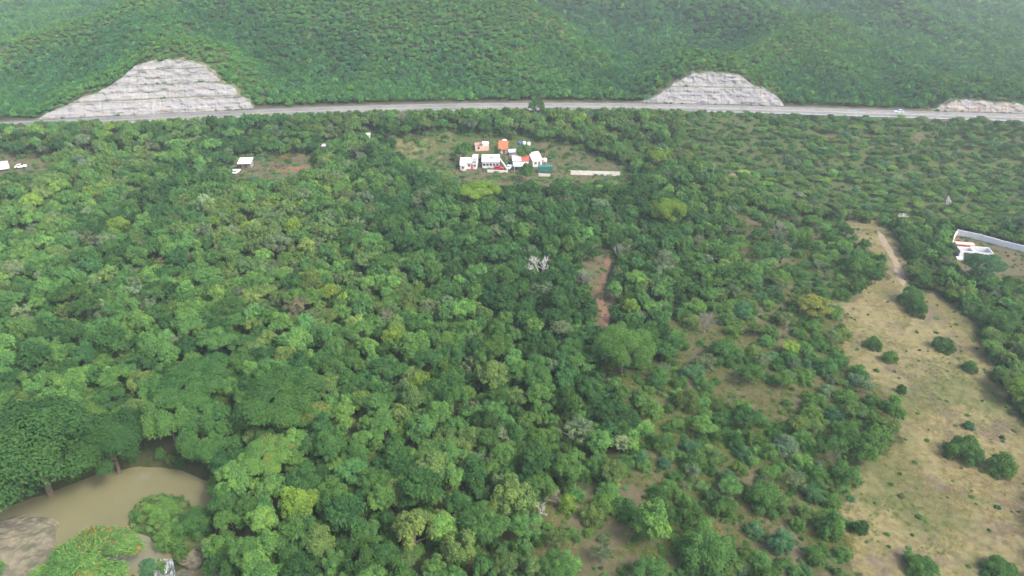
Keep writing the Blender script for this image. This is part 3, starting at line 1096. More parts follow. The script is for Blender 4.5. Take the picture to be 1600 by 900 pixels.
# 4 white house with steep white roof
h = root_at('house', 839, 260, 0.25, 'narrow white house with a bright sloping roof behind the teal container', 'house', G_V)
wall_shell(h, 4.0, 6.0, 2.9, M['white'], 0, 2.5)
slope_roof(h, 4.0, 6.0, 2.9, 4.4, M['white'], 0, 2.5, 0.3)
MB().prism([(-0.48, 2.9), (5.48, 2.9), (5.48, 4.38)], -1.99, -1.85, 'x').build('gable_end', M['white'], h)
MB().prism([(-0.48, 2.9), (5.48, 2.9), (5.48, 4.38)], 1.85, 1.99, 'x').build('gable_end', M['white'], h)
window(h, -0.8, 1.1, 1.0, 1.1, -0.5)
door(h, 0.8, 0.9, 2.1, -0.5)
# pinkish unfinished house behind
h = root_at('house', 755, 235, 0.1, 'roofless pinkish block house under construction behind the white houses', 'house', G_V)
wall_shell(h, 6.0, 5.0, 2.2, M['pink'], -0.6, 2)
wall_shell(h, 2.8, 3.0, 2.6, M['cream'], 1.2, 2.2, 'inner_room')
flat_roof(h, 2.8, 3.0, 2.6, M['cream'], 1.2, 2.2, 0.1, 0.1)
window(h, -2, 0.9, 0.9, 1.0, -0.5, 'pink')
# orange-roofed shed
h = root_at('shed', 786, 240, -0.04, 'shed with a steep orange roof behind the long white house', 'shed', G_V)
wall_shell(h, 4.0, 5.0, 2.0, M['cream'], 0, 2)
slope_roof(h, 4.0, 5.4, 2.0, 4.2, M['orange'], 0, 2, 0.2)
door(h, 0.4, 0.9, 1.8, -0.5)
# grey hut
h = root_at('shed', 801, 243, 0.15, 'low shed with a peaked grey sheet roof between the houses', 'shed', G_V)
wall_shell(h, 3.2, 3.0, 1.6, M['concrete'], 0, 1)
gable_roof(h, 3.2, 3.0, 1.6, 0.9, M['grey'], M['concrete'], 0, 1, 0.3)
# outlying buildings
h = root_at('hut', 383, 263, 0.08, 'small open hut with a bright white sloping roof on bare earth', 'hut')
wall_shell(h, 4.2, 3.4, 2.1, M['concrete'], 0.3, 2.4)
slope_roof(h, 5.0, 4.8, 2.15, 3.0, M['white'], 0, 1.9, 0.25)
for xx in (-2.3, 0.1, 2.3):
    MB().box(xx - 0.08, xx + 0.08, -0.4, -0.24, -0.4, 2.15).build('post', M['wood'], h)
door(h, 0.3, 0.9, 1.8, 0.7)
h = root_at('hut', 513, 236, 0.0, 'low hut with a flat pale grey roof half hidden by trees', 'hut')
wall_shell(h, 5.0, 3.0, 2.2, M['concrete'], 0, 1)
flat_roof(h, 5.0, 3.0, 2.2, M['grey'], 0, 1, 0.3, 0.08)
h = root_at('shed', 576, 218, 0.1, 'tiny upright white shed standing alone above the grassy field', 'shed')
wall_shell(h, 1.6, 1.6, 2.2, M['white'], 0, 0.6)
slope_roof(h, 1.6, 1.6, 2.2, 2.5, M['white'], 0, 0.6, 0.15, ribs=False)
door(h, 0.1, 0.7, 1.8, -0.2, 'grey')

# box trailer at the left edge
t = root_at('box_trailer', 4, 268, 0.5, 'long white box trailer parked at the left edge', 'trailer')
MB().box(-5.5, 2.6, -0.2, 2.3, 0.95, 3.5).build('cargo_box', M['white'], t)
MB().box(-5.5, 2.6, -0.1, 2.2, 0.75, 0.95).build('chassis', M['steel'], t)
cyl = MB().tube([(0, -0.14, 0), (0, 0.14, 0)], [0.48, 0.48], 12).mesh('wheel', M['tyre'])
for xx in (-4.6, -3.5, 1.6):
    for yy in (0.1, 2.0):
        add_obj('wheel', cyl, t, (xx, yy, 0.48))
MB().box(2.6, 2.64, 0.0, 1.02, 1.05, 3.4).box(2.6, 2.64, 1.08, 2.1, 1.05, 3.4).build('rear_doors', M['cream'], t)

# teal container
t = root_at('shipping_container', 852, 270, 0.04, 'teal green shipping container in front of the narrow white house', 'container')
MB().box(-3.0, 3.0, 0, 2.4, 0.12, 2.6).build('body', M['green'], t)
mb = MB()
for k in range(20):
    mb.box(-2.9 + k * 0.3, -2.78 + k * 0.3, -0.05, 0.0, 0.2, 2.5)
mb.build('corrugation', M['green'], t)
MB().box(3.0, 3.06, 0.05, 1.18, 0.2, 2.5).build('door', M['green'], t)
MB().box(3.0, 3.06, 1.22, 2.35, 0.2, 2.5).build('door', M['green'], t)

# cars
def car(u, v, rz, mat, label, group=None, z=None, xy=None, s=1.0):
    if xy is None:
        x, y, zz = ground_at(u, v)
    else:
        x, y = xy
        zz = z
    r = tag(empty('car', (x, y, zz + 0.04), rz), label, 'car', group)
    r.scale = (s, s, s)
    prof = [(-2.1, 0.35), (-2.15, 0.75), (-1.95, 0.92), (-1.5, 0.95), (0.95, 0.95), (1.9, 0.82), (2.12, 0.62), (2.1, 0.35)]
    MB().prism(prof, -0.85, 0.85, 'y').build('body', mat, r)
    cab = [(-1.75, 0.95), (-1.3, 1.42), (0.15, 1.44), (0.95, 0.95)]
    MB().prism(cab, -0.74, 0.74, 'y').build('cabin', mat, r)
    MB().poly([(0.93, -0.66, 0.99), (0.93, 0.66, 0.99), (0.2, 0.6, 1.43), (0.2, -0.6, 1.43)]).build('windscreen', M['glass'], r).location = (0.03, 0, 0.02)
    MB().poly([(-1.74, 0.66, 0.99), (-1.74, -0.66, 0.99), (-1.33, -0.6, 1.4), (-1.33, 0.6, 1.4)]).build('rear_window', M['glass'], r).location = (-0.03, 0, 0.02)
    for sy in (-1, 1):
        MB().poly([(-1.45, 0.752 * sy, 1.0), (0.7, 0.752 * sy, 1.0), (0.1, 0.752 * sy, 1.38), (-1.2, 0.752 * sy, 1.38)]).build('side_window', M['glass'], r)
        MB().box(2.06, 2.13, 0.62 * sy - 0.15, 0.62 * sy + 0.15, 0.6, 0.74).build('headlight', M['white'], r)
    wm = MB().tube([(0, -0.11, 0), (0, 0.11, 0)], [0.33, 0.33], 12).mesh('wheel', M['tyre'])
    for xx in (-1.35, 1.35):
        for yy in (-0.78, 0.78):
            add_obj('wheel', wm, r, (xx, yy, 0.33))
    return r
car(779, 265, 0.1, M['redcar'], 'red car parked in front of the flat-roofed white house')
car(796, 263, 1.3, M['whitecar'], 'white car parked between the white and the red roofs', 'white cars by the houses')
car(361, 270, 1.45, M['whitecar'], 'white car by the small hut, left one of the pair', 'white cars by the hut')
car(370, 270, 1.5, M['whitecar'], 'white car by the small hut, right one of the pair', 'white cars by the hut')
car(33, 262, 0.3, M['whitecar'], 'white car on the grass beside the box trailer')
for (u, off, mt, lab) in [(1404, 2.2, M['bluecar'], 'pale blue car driving on the highway at right')]:
    dx, dy, dz = ray(u, 177)
    tt = np.linspace(200, 500, 4000)
    k = int(np.argmax(dy * tt > road_y(dx * tt) + off))
    xx = float(dx * tt[k])
    rz = math.atan2(float(road_y(xx + 1) - road_y(xx - 1)), 2)
    car(0, 0, rz + math.pi, mt, lab, z=ROAD_Z, xy=(xx, float(road_y(xx)) + off))

# water tanks
def tank(u, v, r, hgt, mat, label, lift=0.0):
    x, y, z = ground_at(u, v)
    t = tag(empty('water_tank', (x, y, z)), label, 'tank')
    pts = [(0, 0, 0), (0, 0, 0.05), (0, 0, hgt * 0.8), (0, 0, hgt * 0.95), (0, 0, hgt)]
    b = MB().tube(pts, [r * 0.96, r, r, r * 0.65, r * 0.3], 14).build('body', mat, t, True)
    b.location.z = lift
    MB().tube([(0, 0, hgt), (0, 0, hgt + 0.12)], [r * 0.32, r * 0.3], 12).build('lid', M['grey'], t).location.z = lift
    if lift:
        mb = MB()
        for sx in (-1, 1):
            for sy in (-1, 1):
                mb.box(sx * r * 0.7 - 0.06, sx * r * 0.7 + 0.06, sy * r * 0.7 - 0.06, sy * r * 0.7 + 0.06, -0.4, lift - 0.1)
        mb.box(-r, r, -r, r, lift - 0.1, lift)
        mb.build('stand', M['steel'], t)
    return t
tank(788, 227, 1.2, 1.7, M['white'], 'white water tank on a stand behind the orange roof', 1.0)
tank(851, 256, 0.9, 1.4, M['white'], 'white water tank beside the narrow house with the sloping roof', 1.2)
tank(812, 226, 0.7, 1.2, M['blue'], 'blue tank, leftmost of the row behind the village tree')
tank(819, 226, 0.8, 1.5, M['white'], 'white tank, left one of the two in the row behind the village tree')
tank(826, 227, 0.8, 1.5, M['white'], 'white tank, right one of the two in the row behind the village tree')
tank(357, 255, 0.7, 1.2, M['blue'], 'dark blue tank left of the small hut')
tank(271, 258, 0.8, 1.0, M['white'], 'low white tank alone among the trees at left')

# walls
def wall_run(px, hgt, th, mat, label, name='boundary_wall', seg=3.0, post=True, gaps=(), postmat=None):
    P = [ground_at(*p) for p in px]
    root = tag(empty(name, P[0]), label, 'wall')
    inv = Matrix.Translation(P[0]).inverted()
    k = 0
    for a, b in zip(P[:-1], P[1:]):
        L = math.hypot(b[0] - a[0], b[1] - a[1])
        ang = math.atan2(b[1] - a[1], b[0] - a[0])
        n = max(1, int(L / seg))
        pan = MB().box(0.07, L / n - 0.07, -th / 2, th / 2, -0.6, hgt).mesh('wall_panel', mat)
        cop = MB().box(0.07, L / n - 0.07, -th / 2 - 0.05, th / 2 + 0.05, hgt, hgt + 0.08).mesh('coping', mat)
        pst = MB().box(-0.12, 0.12, -0.14, 0.14, -0.6, hgt + 0.15).mesh('post', postmat or mat)
        for i in range(n):
            x, y = a[0] + (b[0] - a[0]) * i / n, a[1] + (b[1] - a[1]) * i / n
            z = float(terrain(np.array([x]), np.array([y]))[0])
            ps = add_obj('post', pst, root, (x, y, z))
            ps.rotation_euler = (0, 0, ang)
            ps.matrix_parent_inverse = inv
            if k not in gaps:
                o = add_obj('wall_panel', pan, root, (x, y, z))
                o.rotation_euler = (0, 0, ang)
                o.matrix_parent_inverse = inv
                add_obj('coping', cop, o)
            k += 1
    return root
wall_run([(892, 273), (930, 274), (969, 275)], 1.7, 0.2, M['cream'], 'long pale boundary wall right of the settlement')
wall_run([(1494, 367), (1530, 375), (1570, 386), (1625, 400)], 1.9, 0.2, M['white'], 'bright white wall along the far side of the walled plot at right', gaps=(9,))
wall_run([(1487, 385), (1490, 374), (1494, 367)], 1.5, 0.2, M['cream'], 'short pale wall closing the left end of the walled plot')
wall_run([(780, 249), (787, 259), (793, 269)], 1.0, 0.25, M['cream'], 'low pale wall running back between the houses')
wall_run([(762, 269), (793, 270)], 0.9, 0.25, M['cream'], 'low pale wall along the front of the flat-roofed house')
wall_run([(842, 275), (860, 276)], 1.0, 0.25, M['cream'], 'short pale wall below the teal container')
# roofless house in the walled plot
h = root_at('house', 1520, 404, -0.22, 'roofless white and red house shell in the walled plot at right', 'house')
wall_shell(h, 4.0, 3.4, 2.3, M['white'], -2.2, 1.6)
wall_shell(h, 5.4, 4.4, 2.3, M['white'], 2.7, 2.2, 'rear_room')
MB().box(-4.0, -0.4, 0.1, 3.1, -0.1, 0.05).build('floor_slab', M['pink'], h)
window(h, -2.4, 0.9, 1.2, 1.0, -0.1, 'pink')
window(h, 2.0, 0.9, 1.2, 1.0, 0.0, 'pink')
MB().box(-5.2, -2.8, -2.3, -0.4, -0.3, 0.4).build('front_step', M['white'], h)
h = root_at('brick_shed', 1506, 389, -0.2, 'low red brick enclosure beside the roofless house shell', 'shed')
wall_shell(h, 5.4, 1.8, 1.6, M['pink'], 0, 0.6)
MB().box(-2.5, 2.5, -0.33, -0.303, 0.2, 1.4).build('red_panel', M['redroof'], h)
MB().box(-2.85, 2.85, -0.4, 1.6, 1.6, 1.72).build('roof', M['pink'], h)

# sign and a few poles by the highway
def pole(x, y, z, hgt, label):
    r = tag(empty('utility_pole', (x, y, z)), label, 'pole')
    MB().tube([(0, 0, -0.5), (0, 0, hgt)], [0.13, 0.09], 8).build('shaft', M['concrete'], r)
    MB().box(-0.9, 0.9, -0.06, 0.06, hgt - 0.6, hgt - 0.48).build('crossarm', M['wood'], r)
for u, v, hgt, lab in [(1113, 280, 7, 'thin pole standing beside the pale farm track'), (792, 268, 7, 'thin pole in front of the houses at the low wall')]:
    x, y, z = ground_at(u, v)
    pole(x, y, z, hgt, lab)
xx = float(at_y(823, 160, 330)[0])
sg = tag(empty('road_sign', (xx, float(road_y(xx)) - HALF - 1.4, ROAD_Z - 0.2)), 'small road sign on a post at the highway edge above the settlement', 'sign')
MB().tube([(0, 0, -0.4), (0, 0, 2.6)], [0.06, 0.06], 8).build('post', M['steel'], sg)
MB().box(-0.6, 0.6, -0.1, -0.07, 1.7, 2.9).build('plate', M['grey'], sg)

# ------------------------------------------------------------------ plant prototypes
def unit(v):
    return v / np.linalg.norm(v, axis=1, keepdims=True).clip(1e-6)

def leaf_quads(p, n, size, r, aspect=1.35, along=None):
    """rhombic leaf sprays at points p facing n, long axis along a direction if given"""
    m = len(p)
    if along is None:
        a = unit(np.cross(n, unit(r.normal(size=(m, 3)))))
    else:
        q = along + r.normal(size=(m, 3)) * 0.45
        a = unit(q - n * (q * n).sum(1, keepdims=True))
    b = np.cross(n, a)
    s = (size * r.uniform(0.6, 1.35, m))[:, None]
    fold = n * s * r.uniform(-0.25, 0.25, m)[:, None]
    V = np.stack([p + a * s * aspect, p + b * s * (0.75 if aspect < 1.5 else 0.5) + fold, p - a * s * aspect, p - b * s * (0.75 if aspect < 1.5 else 0.5) + fold], 1).reshape(-1, 3)
    return V, np.arange(m * 4).reshape(m, 4)

def crown_mesh(name, kind, seed, leaves, leaf):
    """crown of radius 1 and height 1 (base at z=0), leaf size in the same unit"""
    r = np.random.default_rng(seed)
    L = []
    if kind == 'round':
        n = 34
        d = unit(r.normal(size=(n * 3, 3)))
        d = d[d[:, 2] > -0.45][:n]
        rad = r.uniform(0.42, 0.80, len(d))
        c = d * rad[:, None] * np.array([1, 1, 0.62]) + np.array([0, 0, 0.52])
        lr = r.uniform(0.13, 0.30, len(d))
        c = np.concatenate([c, [[0, 0, 0.5]]])
        lr = np.append(lr, 0.5)
        L = [c, lr, np.array([1, 1, 0.85])]
    elif kind == 'spread':
        n = 44
        a = r.uniform(0, 2 * np.pi, n)
        q = np.sqrt(r.uniform(0.0, 1, n)) * 0.84
        z = 0.80 - 0.34 * q ** 2 + r.uniform(-0.16, 0.10, n)
        c = np.stack([np.cos(a) * q, np.sin(a) * q, z], 1)
        L = [c, r.uniform(0.12, 0.26, n), np.array([1.15, 1.15, 0.6])]
    elif kind == 'droop':
        n = 26
        a = r.uniform(0, 2 * np.pi, n)
        q = np.sqrt(r.uniform(0.05, 1, n)) * 0.78
        z = 0.84 - 0.62 * q ** 1.7 + r.uniform(-0.1, 0.1, n)
        c = np.stack([np.cos(a) * q, np.sin(a) * q, z], 1)
        L = [c, r.uniform(0.15, 0.26, n), np.array([0.95, 0.95, 1.35])]
    elif kind == 'bush':
        n = 20
        a = r.uniform(0, 2 * np.pi, n)
        q = np.sqrt(r.uniform(0.0, 1, n)) * 0.70
        z = 0.20 + 0.52 * (1 - q ** 2) * r.uniform(0.5, 1.15, n)
        c = np.stack([np.cos(a) * q, np.sin(a) * q, z], 1)
        a2 = np.linspace(0, 2 * np.pi, 9, endpoint=False) + r.uniform(-0.3, 0.3, 9)
        q2 = r.uniform(0.58, 0.80, 9)
        c = np.concatenate([c, np.stack([np.cos(a2) * q2, np.sin(a2) * q2, r.uniform(0.10, 0.22, 9)], 1), [[0, 0, 0.35]]])
        L = [c, np.concatenate([r.uniform(0.16, 0.30, n), r.uniform(0.16, 0.26, 9), [0.5]]), np.array([1.1, 1.1, 0.8])]
    elif kind == 'sparse':
        n = 34
        d = unit(r.normal(size=(n * 3, 3)))
        d = d[d[:, 2] > -0.3][:n]
        c = d * r.uniform(0.3, 0.85, len(d))[:, None] * np.array([1, 1, 0.6]) + np.array([0, 0, 0.5])
        L = [c, r.uniform(0.10, 0.22, len(d)), np.array([1, 1, 0.8])]
    c, lr, st = L
    # squash to an irregular plan
    ang = r.uniform(0, 2 * np.pi)
    c[:, 0] *= 1 + 0.12 * math.cos(ang)
    c[:, 1] *= 1 + 0.12 * math.sin(ang)
    w = lr ** 1.7
    idx = r.choice(len(c), leaves * 3, p=w / w.sum())
    d = unit(r.normal(size=(len(idx), 3)))
    d[:, 2] = np.where(d[:, 2] < (-0.25 if kind != 'bush' else -0.6), -d[:, 2], d[:, 2])
    shell = r.uniform(0.62, 1.14, len(idx)) if kind != 'sparse' else r.uniform(0.3, 1.1, len(idx))
    p = c[idx] + d * (lr[idx] * shell)[:, None] * st
    # drop leaves buried in another lobe
    keep = np.ones(len(p), bool)
    for k in range(len(c)):
        q = (p - c[k]) / (lr[k] * st * 0.72)
        keep &= ((q ** 2).sum(1) > 1) | (idx == k)
    keep &= p[:, 2] > 0.0
    p, d, idx = p[keep][:leaves], d[keep][:leaves], idx[keep][:leaves]
    nrm = unit(d * 0.8 + np.array([0, 0, 0.45]) + r.normal(size=(len(p), 3)) * 0.45)
    if kind in ('bush', 'spread', 'sparse'):
        rad_ = unit(p * np.array([1, 1, 0]) + 1e-6) + d * 0.7
        V, Fq = leaf_quads(p, nrm, leaf, r, 1.9, rad_)
    else:
        V, Fq = leaf_quads(p, nrm, leaf, r)
    lobe_tone = r.uniform(0.25, 0.75, len(c))
    lv = np.clip(lobe_tone[idx] + r.normal(0, 0.24, len(p)), 0, 1)
    fl = r.uniform(0, 1, len(p)) * 0.6 + r.uniform(0, 1, len(c))[idx] * 0.35 + np.clip(p[:, 2], 0, 1) * 0.15
    fl = np.argsort(np.argsort(fl)) / len(fl)
    return V, Fq, lv, fl, c

def finish_crown(name, V, Fq, lv, fl, mats, extra=None):
    """extra: (verts, faces) of a trunk, as quads, second material"""
    mi = np.zeros(len(Fq), int)
    if extra is not None:
        ev, ef = extra
        Fq = np.concatenate([Fq, ef + len(V)])
        V = np.concatenate([V, ev])
        mi = np.concatenate([mi, np.ones(len(ef), int)])
        lv = np.concatenate([lv, np.full(len(ef), 0.5)])
        fl = np.concatenate([fl, np.zeros(len(ef))])
    me = np_mesh(name, V, Fq, mats, mi)
    for nm, arr in (('lv', lv), ('fl', fl)):
        a = me.attributes.new(nm, 'FLOAT', 'FACE')
        a.data.foreach_set('value', arr.astype(np.float32))
    return me

def trunk_mb(c, seed, z_top=0.55, r0=0.055, base=-1.0, limbs=5, sides=6):
    """trunk from z=base up into the crown, limbs to some lobes; crown unit"""
    r = random.Random(seed)
    mb = MB()
    bx, by = r.uniform(-0.06, 0.06), r.uniform(-0.06, 0.06)
    top = (bx, by, 0.35)
    mb.tube([(0, 0, base), (bx * 0.4, by * 0.4, base + (0.1 - base) * 0.5), (bx, by, 0.1), top], [r0 * 1.25, r0 * 0.95, r0 * 0.8, r0 * 0.55], sides)
    ids = list(range(len(c)))
    r.shuffle(ids)
    for k in ids[:limbs]:
        q = c[k]
        mid = ((bx + q[0]) / 2, (by + q[1]) / 2, 0.1 + (q[2] - 0.1) * 0.38)
        mb.tube([(bx, by, 0.05), mid, tuple(q)], [r0 * 0.55, r0 * 0.38, r0 * 0.15], 5)
    return mb

def quads_of(mb):
    V = np.array(mb.v)
    Fq = np.array([f for f in mb.f if len(f) == 4])
    return V, Fq

NEAR_N = dict(round=3200, spread=3200, droop=3200, bush=2200, sparse=1000)
NEAR_L = dict(round=0.046, spread=0.044, droop=0.042, bush=0.050, sparse=0.042)
PROTO, STUFF = {}, {}
for kind in ('round', 'spread', 'droop', 'bush', 'sparse'):
    for k in range(4 if kind in ('round', 'spread', 'bush') else 2):
        V, Fq, lv, fl, c = crown_mesh(kind, kind, 100 + k * 7 + hash(kind) % 1 + {'round': 0, 'spread': 20, 'droop': 40, 'bush': 60, 'sparse': 80}[kind], NEAR_N[kind], NEAR_L[kind])
        cr = finish_crown('crown', V, Fq, lv, fl, [M['leaf']])
        bark = M['grey_bark'] if kind == 'sparse' else M['bark']
        tm = trunk_mb(c, k + 5, base=-0.55 if kind != 'bush' else -0.12, limbs=9 if kind == 'sparse' else 5,
                      r0=0.035 if kind == 'bush' else 0.05).mesh('trunk', bark)
        fcr = None
        if kind in ('spread', 'round'):
            fcr = finish_crown('crown', V, Fq, lv, fl, [M['leaf_flower']])
        PROTO.setdefault(kind, []).append((cr, tm, fcr))
# finer leaves for the few very large crowns
HUGE = {}
for kind, sd, nl, ls in (('round', 401, 20000, 0.0165), ('spread', 402, 15000, 0.020), ('droop', 403, 12000, 0.022), ('bush', 404, 7000, 0.029)):
    V, Fq, lv, fl, c = crown_mesh(kind, kind, sd, nl, ls)
    HUGE[kind] = (finish_crown('crown', V, Fq, lv, fl, [M['leaf']]), trunk_mb(c, 5, base=-0.12 if kind == 'bush' else -0.55, limbs=9, r0=0.03 if kind == 'bush' else 0.045).mesh('trunk', M['bark']),
                  finish_crown('crown', V, Fq, lv, fl, [M['leaf_flower']]))
# coarser versions for the trees that stay one mass
def stuff_proto(kind, seed, leaves, leaf, bark, limbs=3):
    V, Fq, lv, fl, c = crown_mesh(kind, kind, seed, leaves, leaf)
    ex = quads_of(trunk_mb(c, seed, base=-0.55 if kind != 'bush' else -0.12, limbs=limbs, sides=4))
    me = finish_crown('foliage_' + kind, V, Fq, lv, fl, [M['leaf'], bark], ex)
    return bpy.data.objects.new('foliage_' + kind, me)
MID = [stuff_proto(kd, sd, 1000 if kd != 'sparse' else 420, 0.082 if kd != 'sparse' else 0.06, M['grey_bark'] if kd == 'sparse' else M['bark'], 8 if kd == 'sparse' else 3)
       for kd, sd in (('round', 201), ('round', 202), ('round', 203), ('spread', 204), ('spread', 205), ('spread', 206), ('bush', 207), ('bush', 208), ('sparse', 209), ('sparse', 210))]
FAR = [stuff_proto(kd, sd, 330, 0.135, M['bark'], 2) for kd, sd in (('round', 301), ('round', 302), ('spread', 303), ('spread', 304), ('bush', 305), ('bush', 306))]
FAR += [stuff_proto('sparse', 307, 200, 0.10, M['grey_bark'], 6)]

def bare_tree_mesh(seed, name='branches', depth=5, mat=None, spread=0.55, thick=0.03):
    """leafless tree of height about 1"""
    r = random.Random(seed)
    mb = MB()
    def grow_branch(p, d, ln, rad, lev):
        q = p + d * ln * 0.5 + Vector((r.uniform(-1, 1), r.uniform(-1, 1), r.uniform(-0.3, 0.6))) * ln * 0.08
        e = p + d * ln
        mb.tube([tuple(p), tuple(q), tuple(e)], [rad, rad * 0.85, rad * 0.66], 5 if lev < 2 else 3)
        if lev >= depth:
            return
        for k in range(r.choice((2, 3, 3)) if lev < depth - 1 else 3):
            nd = (d + Vector((r.uniform(-1, 1), r.uniform(-1, 1), r.uniform(-0.25, 0.75))) * spread * 1.25).normalized()
            grow_branch(e - d * ln * r.uniform(0, 0.25), nd, ln * r.uniform(0.62, 0.82), rad * 0.62, lev + 1)
    for k in range(2):
        grow_branch(Vector((0, 0, -0.03)), Vector((r.uniform(-0.3, 0.3), r.uniform(-0.3, 0.3), 1)).normalized(), 0.26, thick, 0)
    return mb.mesh(name, mat or M['white_bark'])
BARE = [bare_tree_mesh(s) for s in (1, 2, 3)]
BAREG = [bare_tree_mesh(s, mat=M['grey_bark'], thick=0.02) for s in (4, 5)]

# ------------------------------------------------------------------ placing plants
TINTS = {
    'dark green': (0.039, 0.098, 0.036), 'deep green': (0.054, 0.130, 0.044), 'mid green': (0.073, 0.160, 0.052),
    'fresh green': (0.093, 0.194, 0.057), 'olive green': (0.102, 0.170, 0.060), 'grey-green': (0.113, 0.170, 0.100),
    'blue-green': (0.061, 0.146, 0.076), 'yellow-green': (0.130, 0.218, 0.045), 'bright yellow': (0.181, 0.220, 0.058),
    'pale brown': (0.135, 0.145, 0.10),
}
KNAME = {'round': ('round_tree', 'round-crowned tree'), 'spread': ('spreading_tree', 'flat-topped tree'), 'droop': ('drooping_tree', 'drooping tree'),
         'bush': ('bush', 'bush'), 'sparse': ('thin_tree', 'thin-crowned tree')}
plants = []          # things, labelled at the end

def put(kind, x, y, z, R, H, tint, hue, label=None, flower=False, group=None, variant=None):
    """H is the whole height; the crown takes the upper part"""
    k = random.randrange(len(PROTO[kind])) if variant is None else variant
    cr, tm, fcr = HUGE[kind] if (R > (3.1 if kind == 'bush' else 5.2) and kind in HUGE) else PROTO[kind][k]
    name = KNAME[kind][0]
    root = empty(name, (x, y, z), random.uniform(0, 6.28))
    ch = H if kind == 'bush' else H / 1.36      # crown mesh spans 0..1, trunk starts at -0.5 (or just below ground)
    off = 0.0 if kind == 'bush' else ch * 0.36
    c = add_obj('crown', fcr if (flower and fcr) else cr, root, (0, 0, off))
    c['tint'] = tint
    c.scale = (R, R, ch)
    t = add_obj('trunk', tm, root, (0, 0, off))
    t.scale = (R, R, ch)
    plants.append(dict(o=root, kind=kind, R=R, H=H, hue=hue, x=x, y=y, z=z + H * 0.6, label=label, group=group, flower=flower))
    return root

def jitter_tint(t, a=0.16):
    g = random.gauss(0, a)
    h = random.gauss(0, a * 0.35)
    return (max(0.004, t[0] * math.exp(g + h)), max(0.004, t[1] * math.exp(g)), max(0.004, t[2] * math.exp(g - h)))

def put_px(kind, u, v, wpx, aspect, hue, label, flower=False, variant=None, tint=None, ground=None):
    """crown centre pixel and crown width in pixels; aspect = height / width"""
    x, y, z = ground_at(u, v)
    for _ in range(4):
        R = wpx / 2 * float(project(x, y, z)[2]) / F
        H = 2 * R * aspect
        x, y, z = ground_at(u, v, lift=H * (0.62 if kind != 'bush' else 0.45))
    return put(kind, x, y, z - 0.1, R, H, jitter_tint(tint or TINTS[hue], 0.05), hue, label, flower, variant=variant)

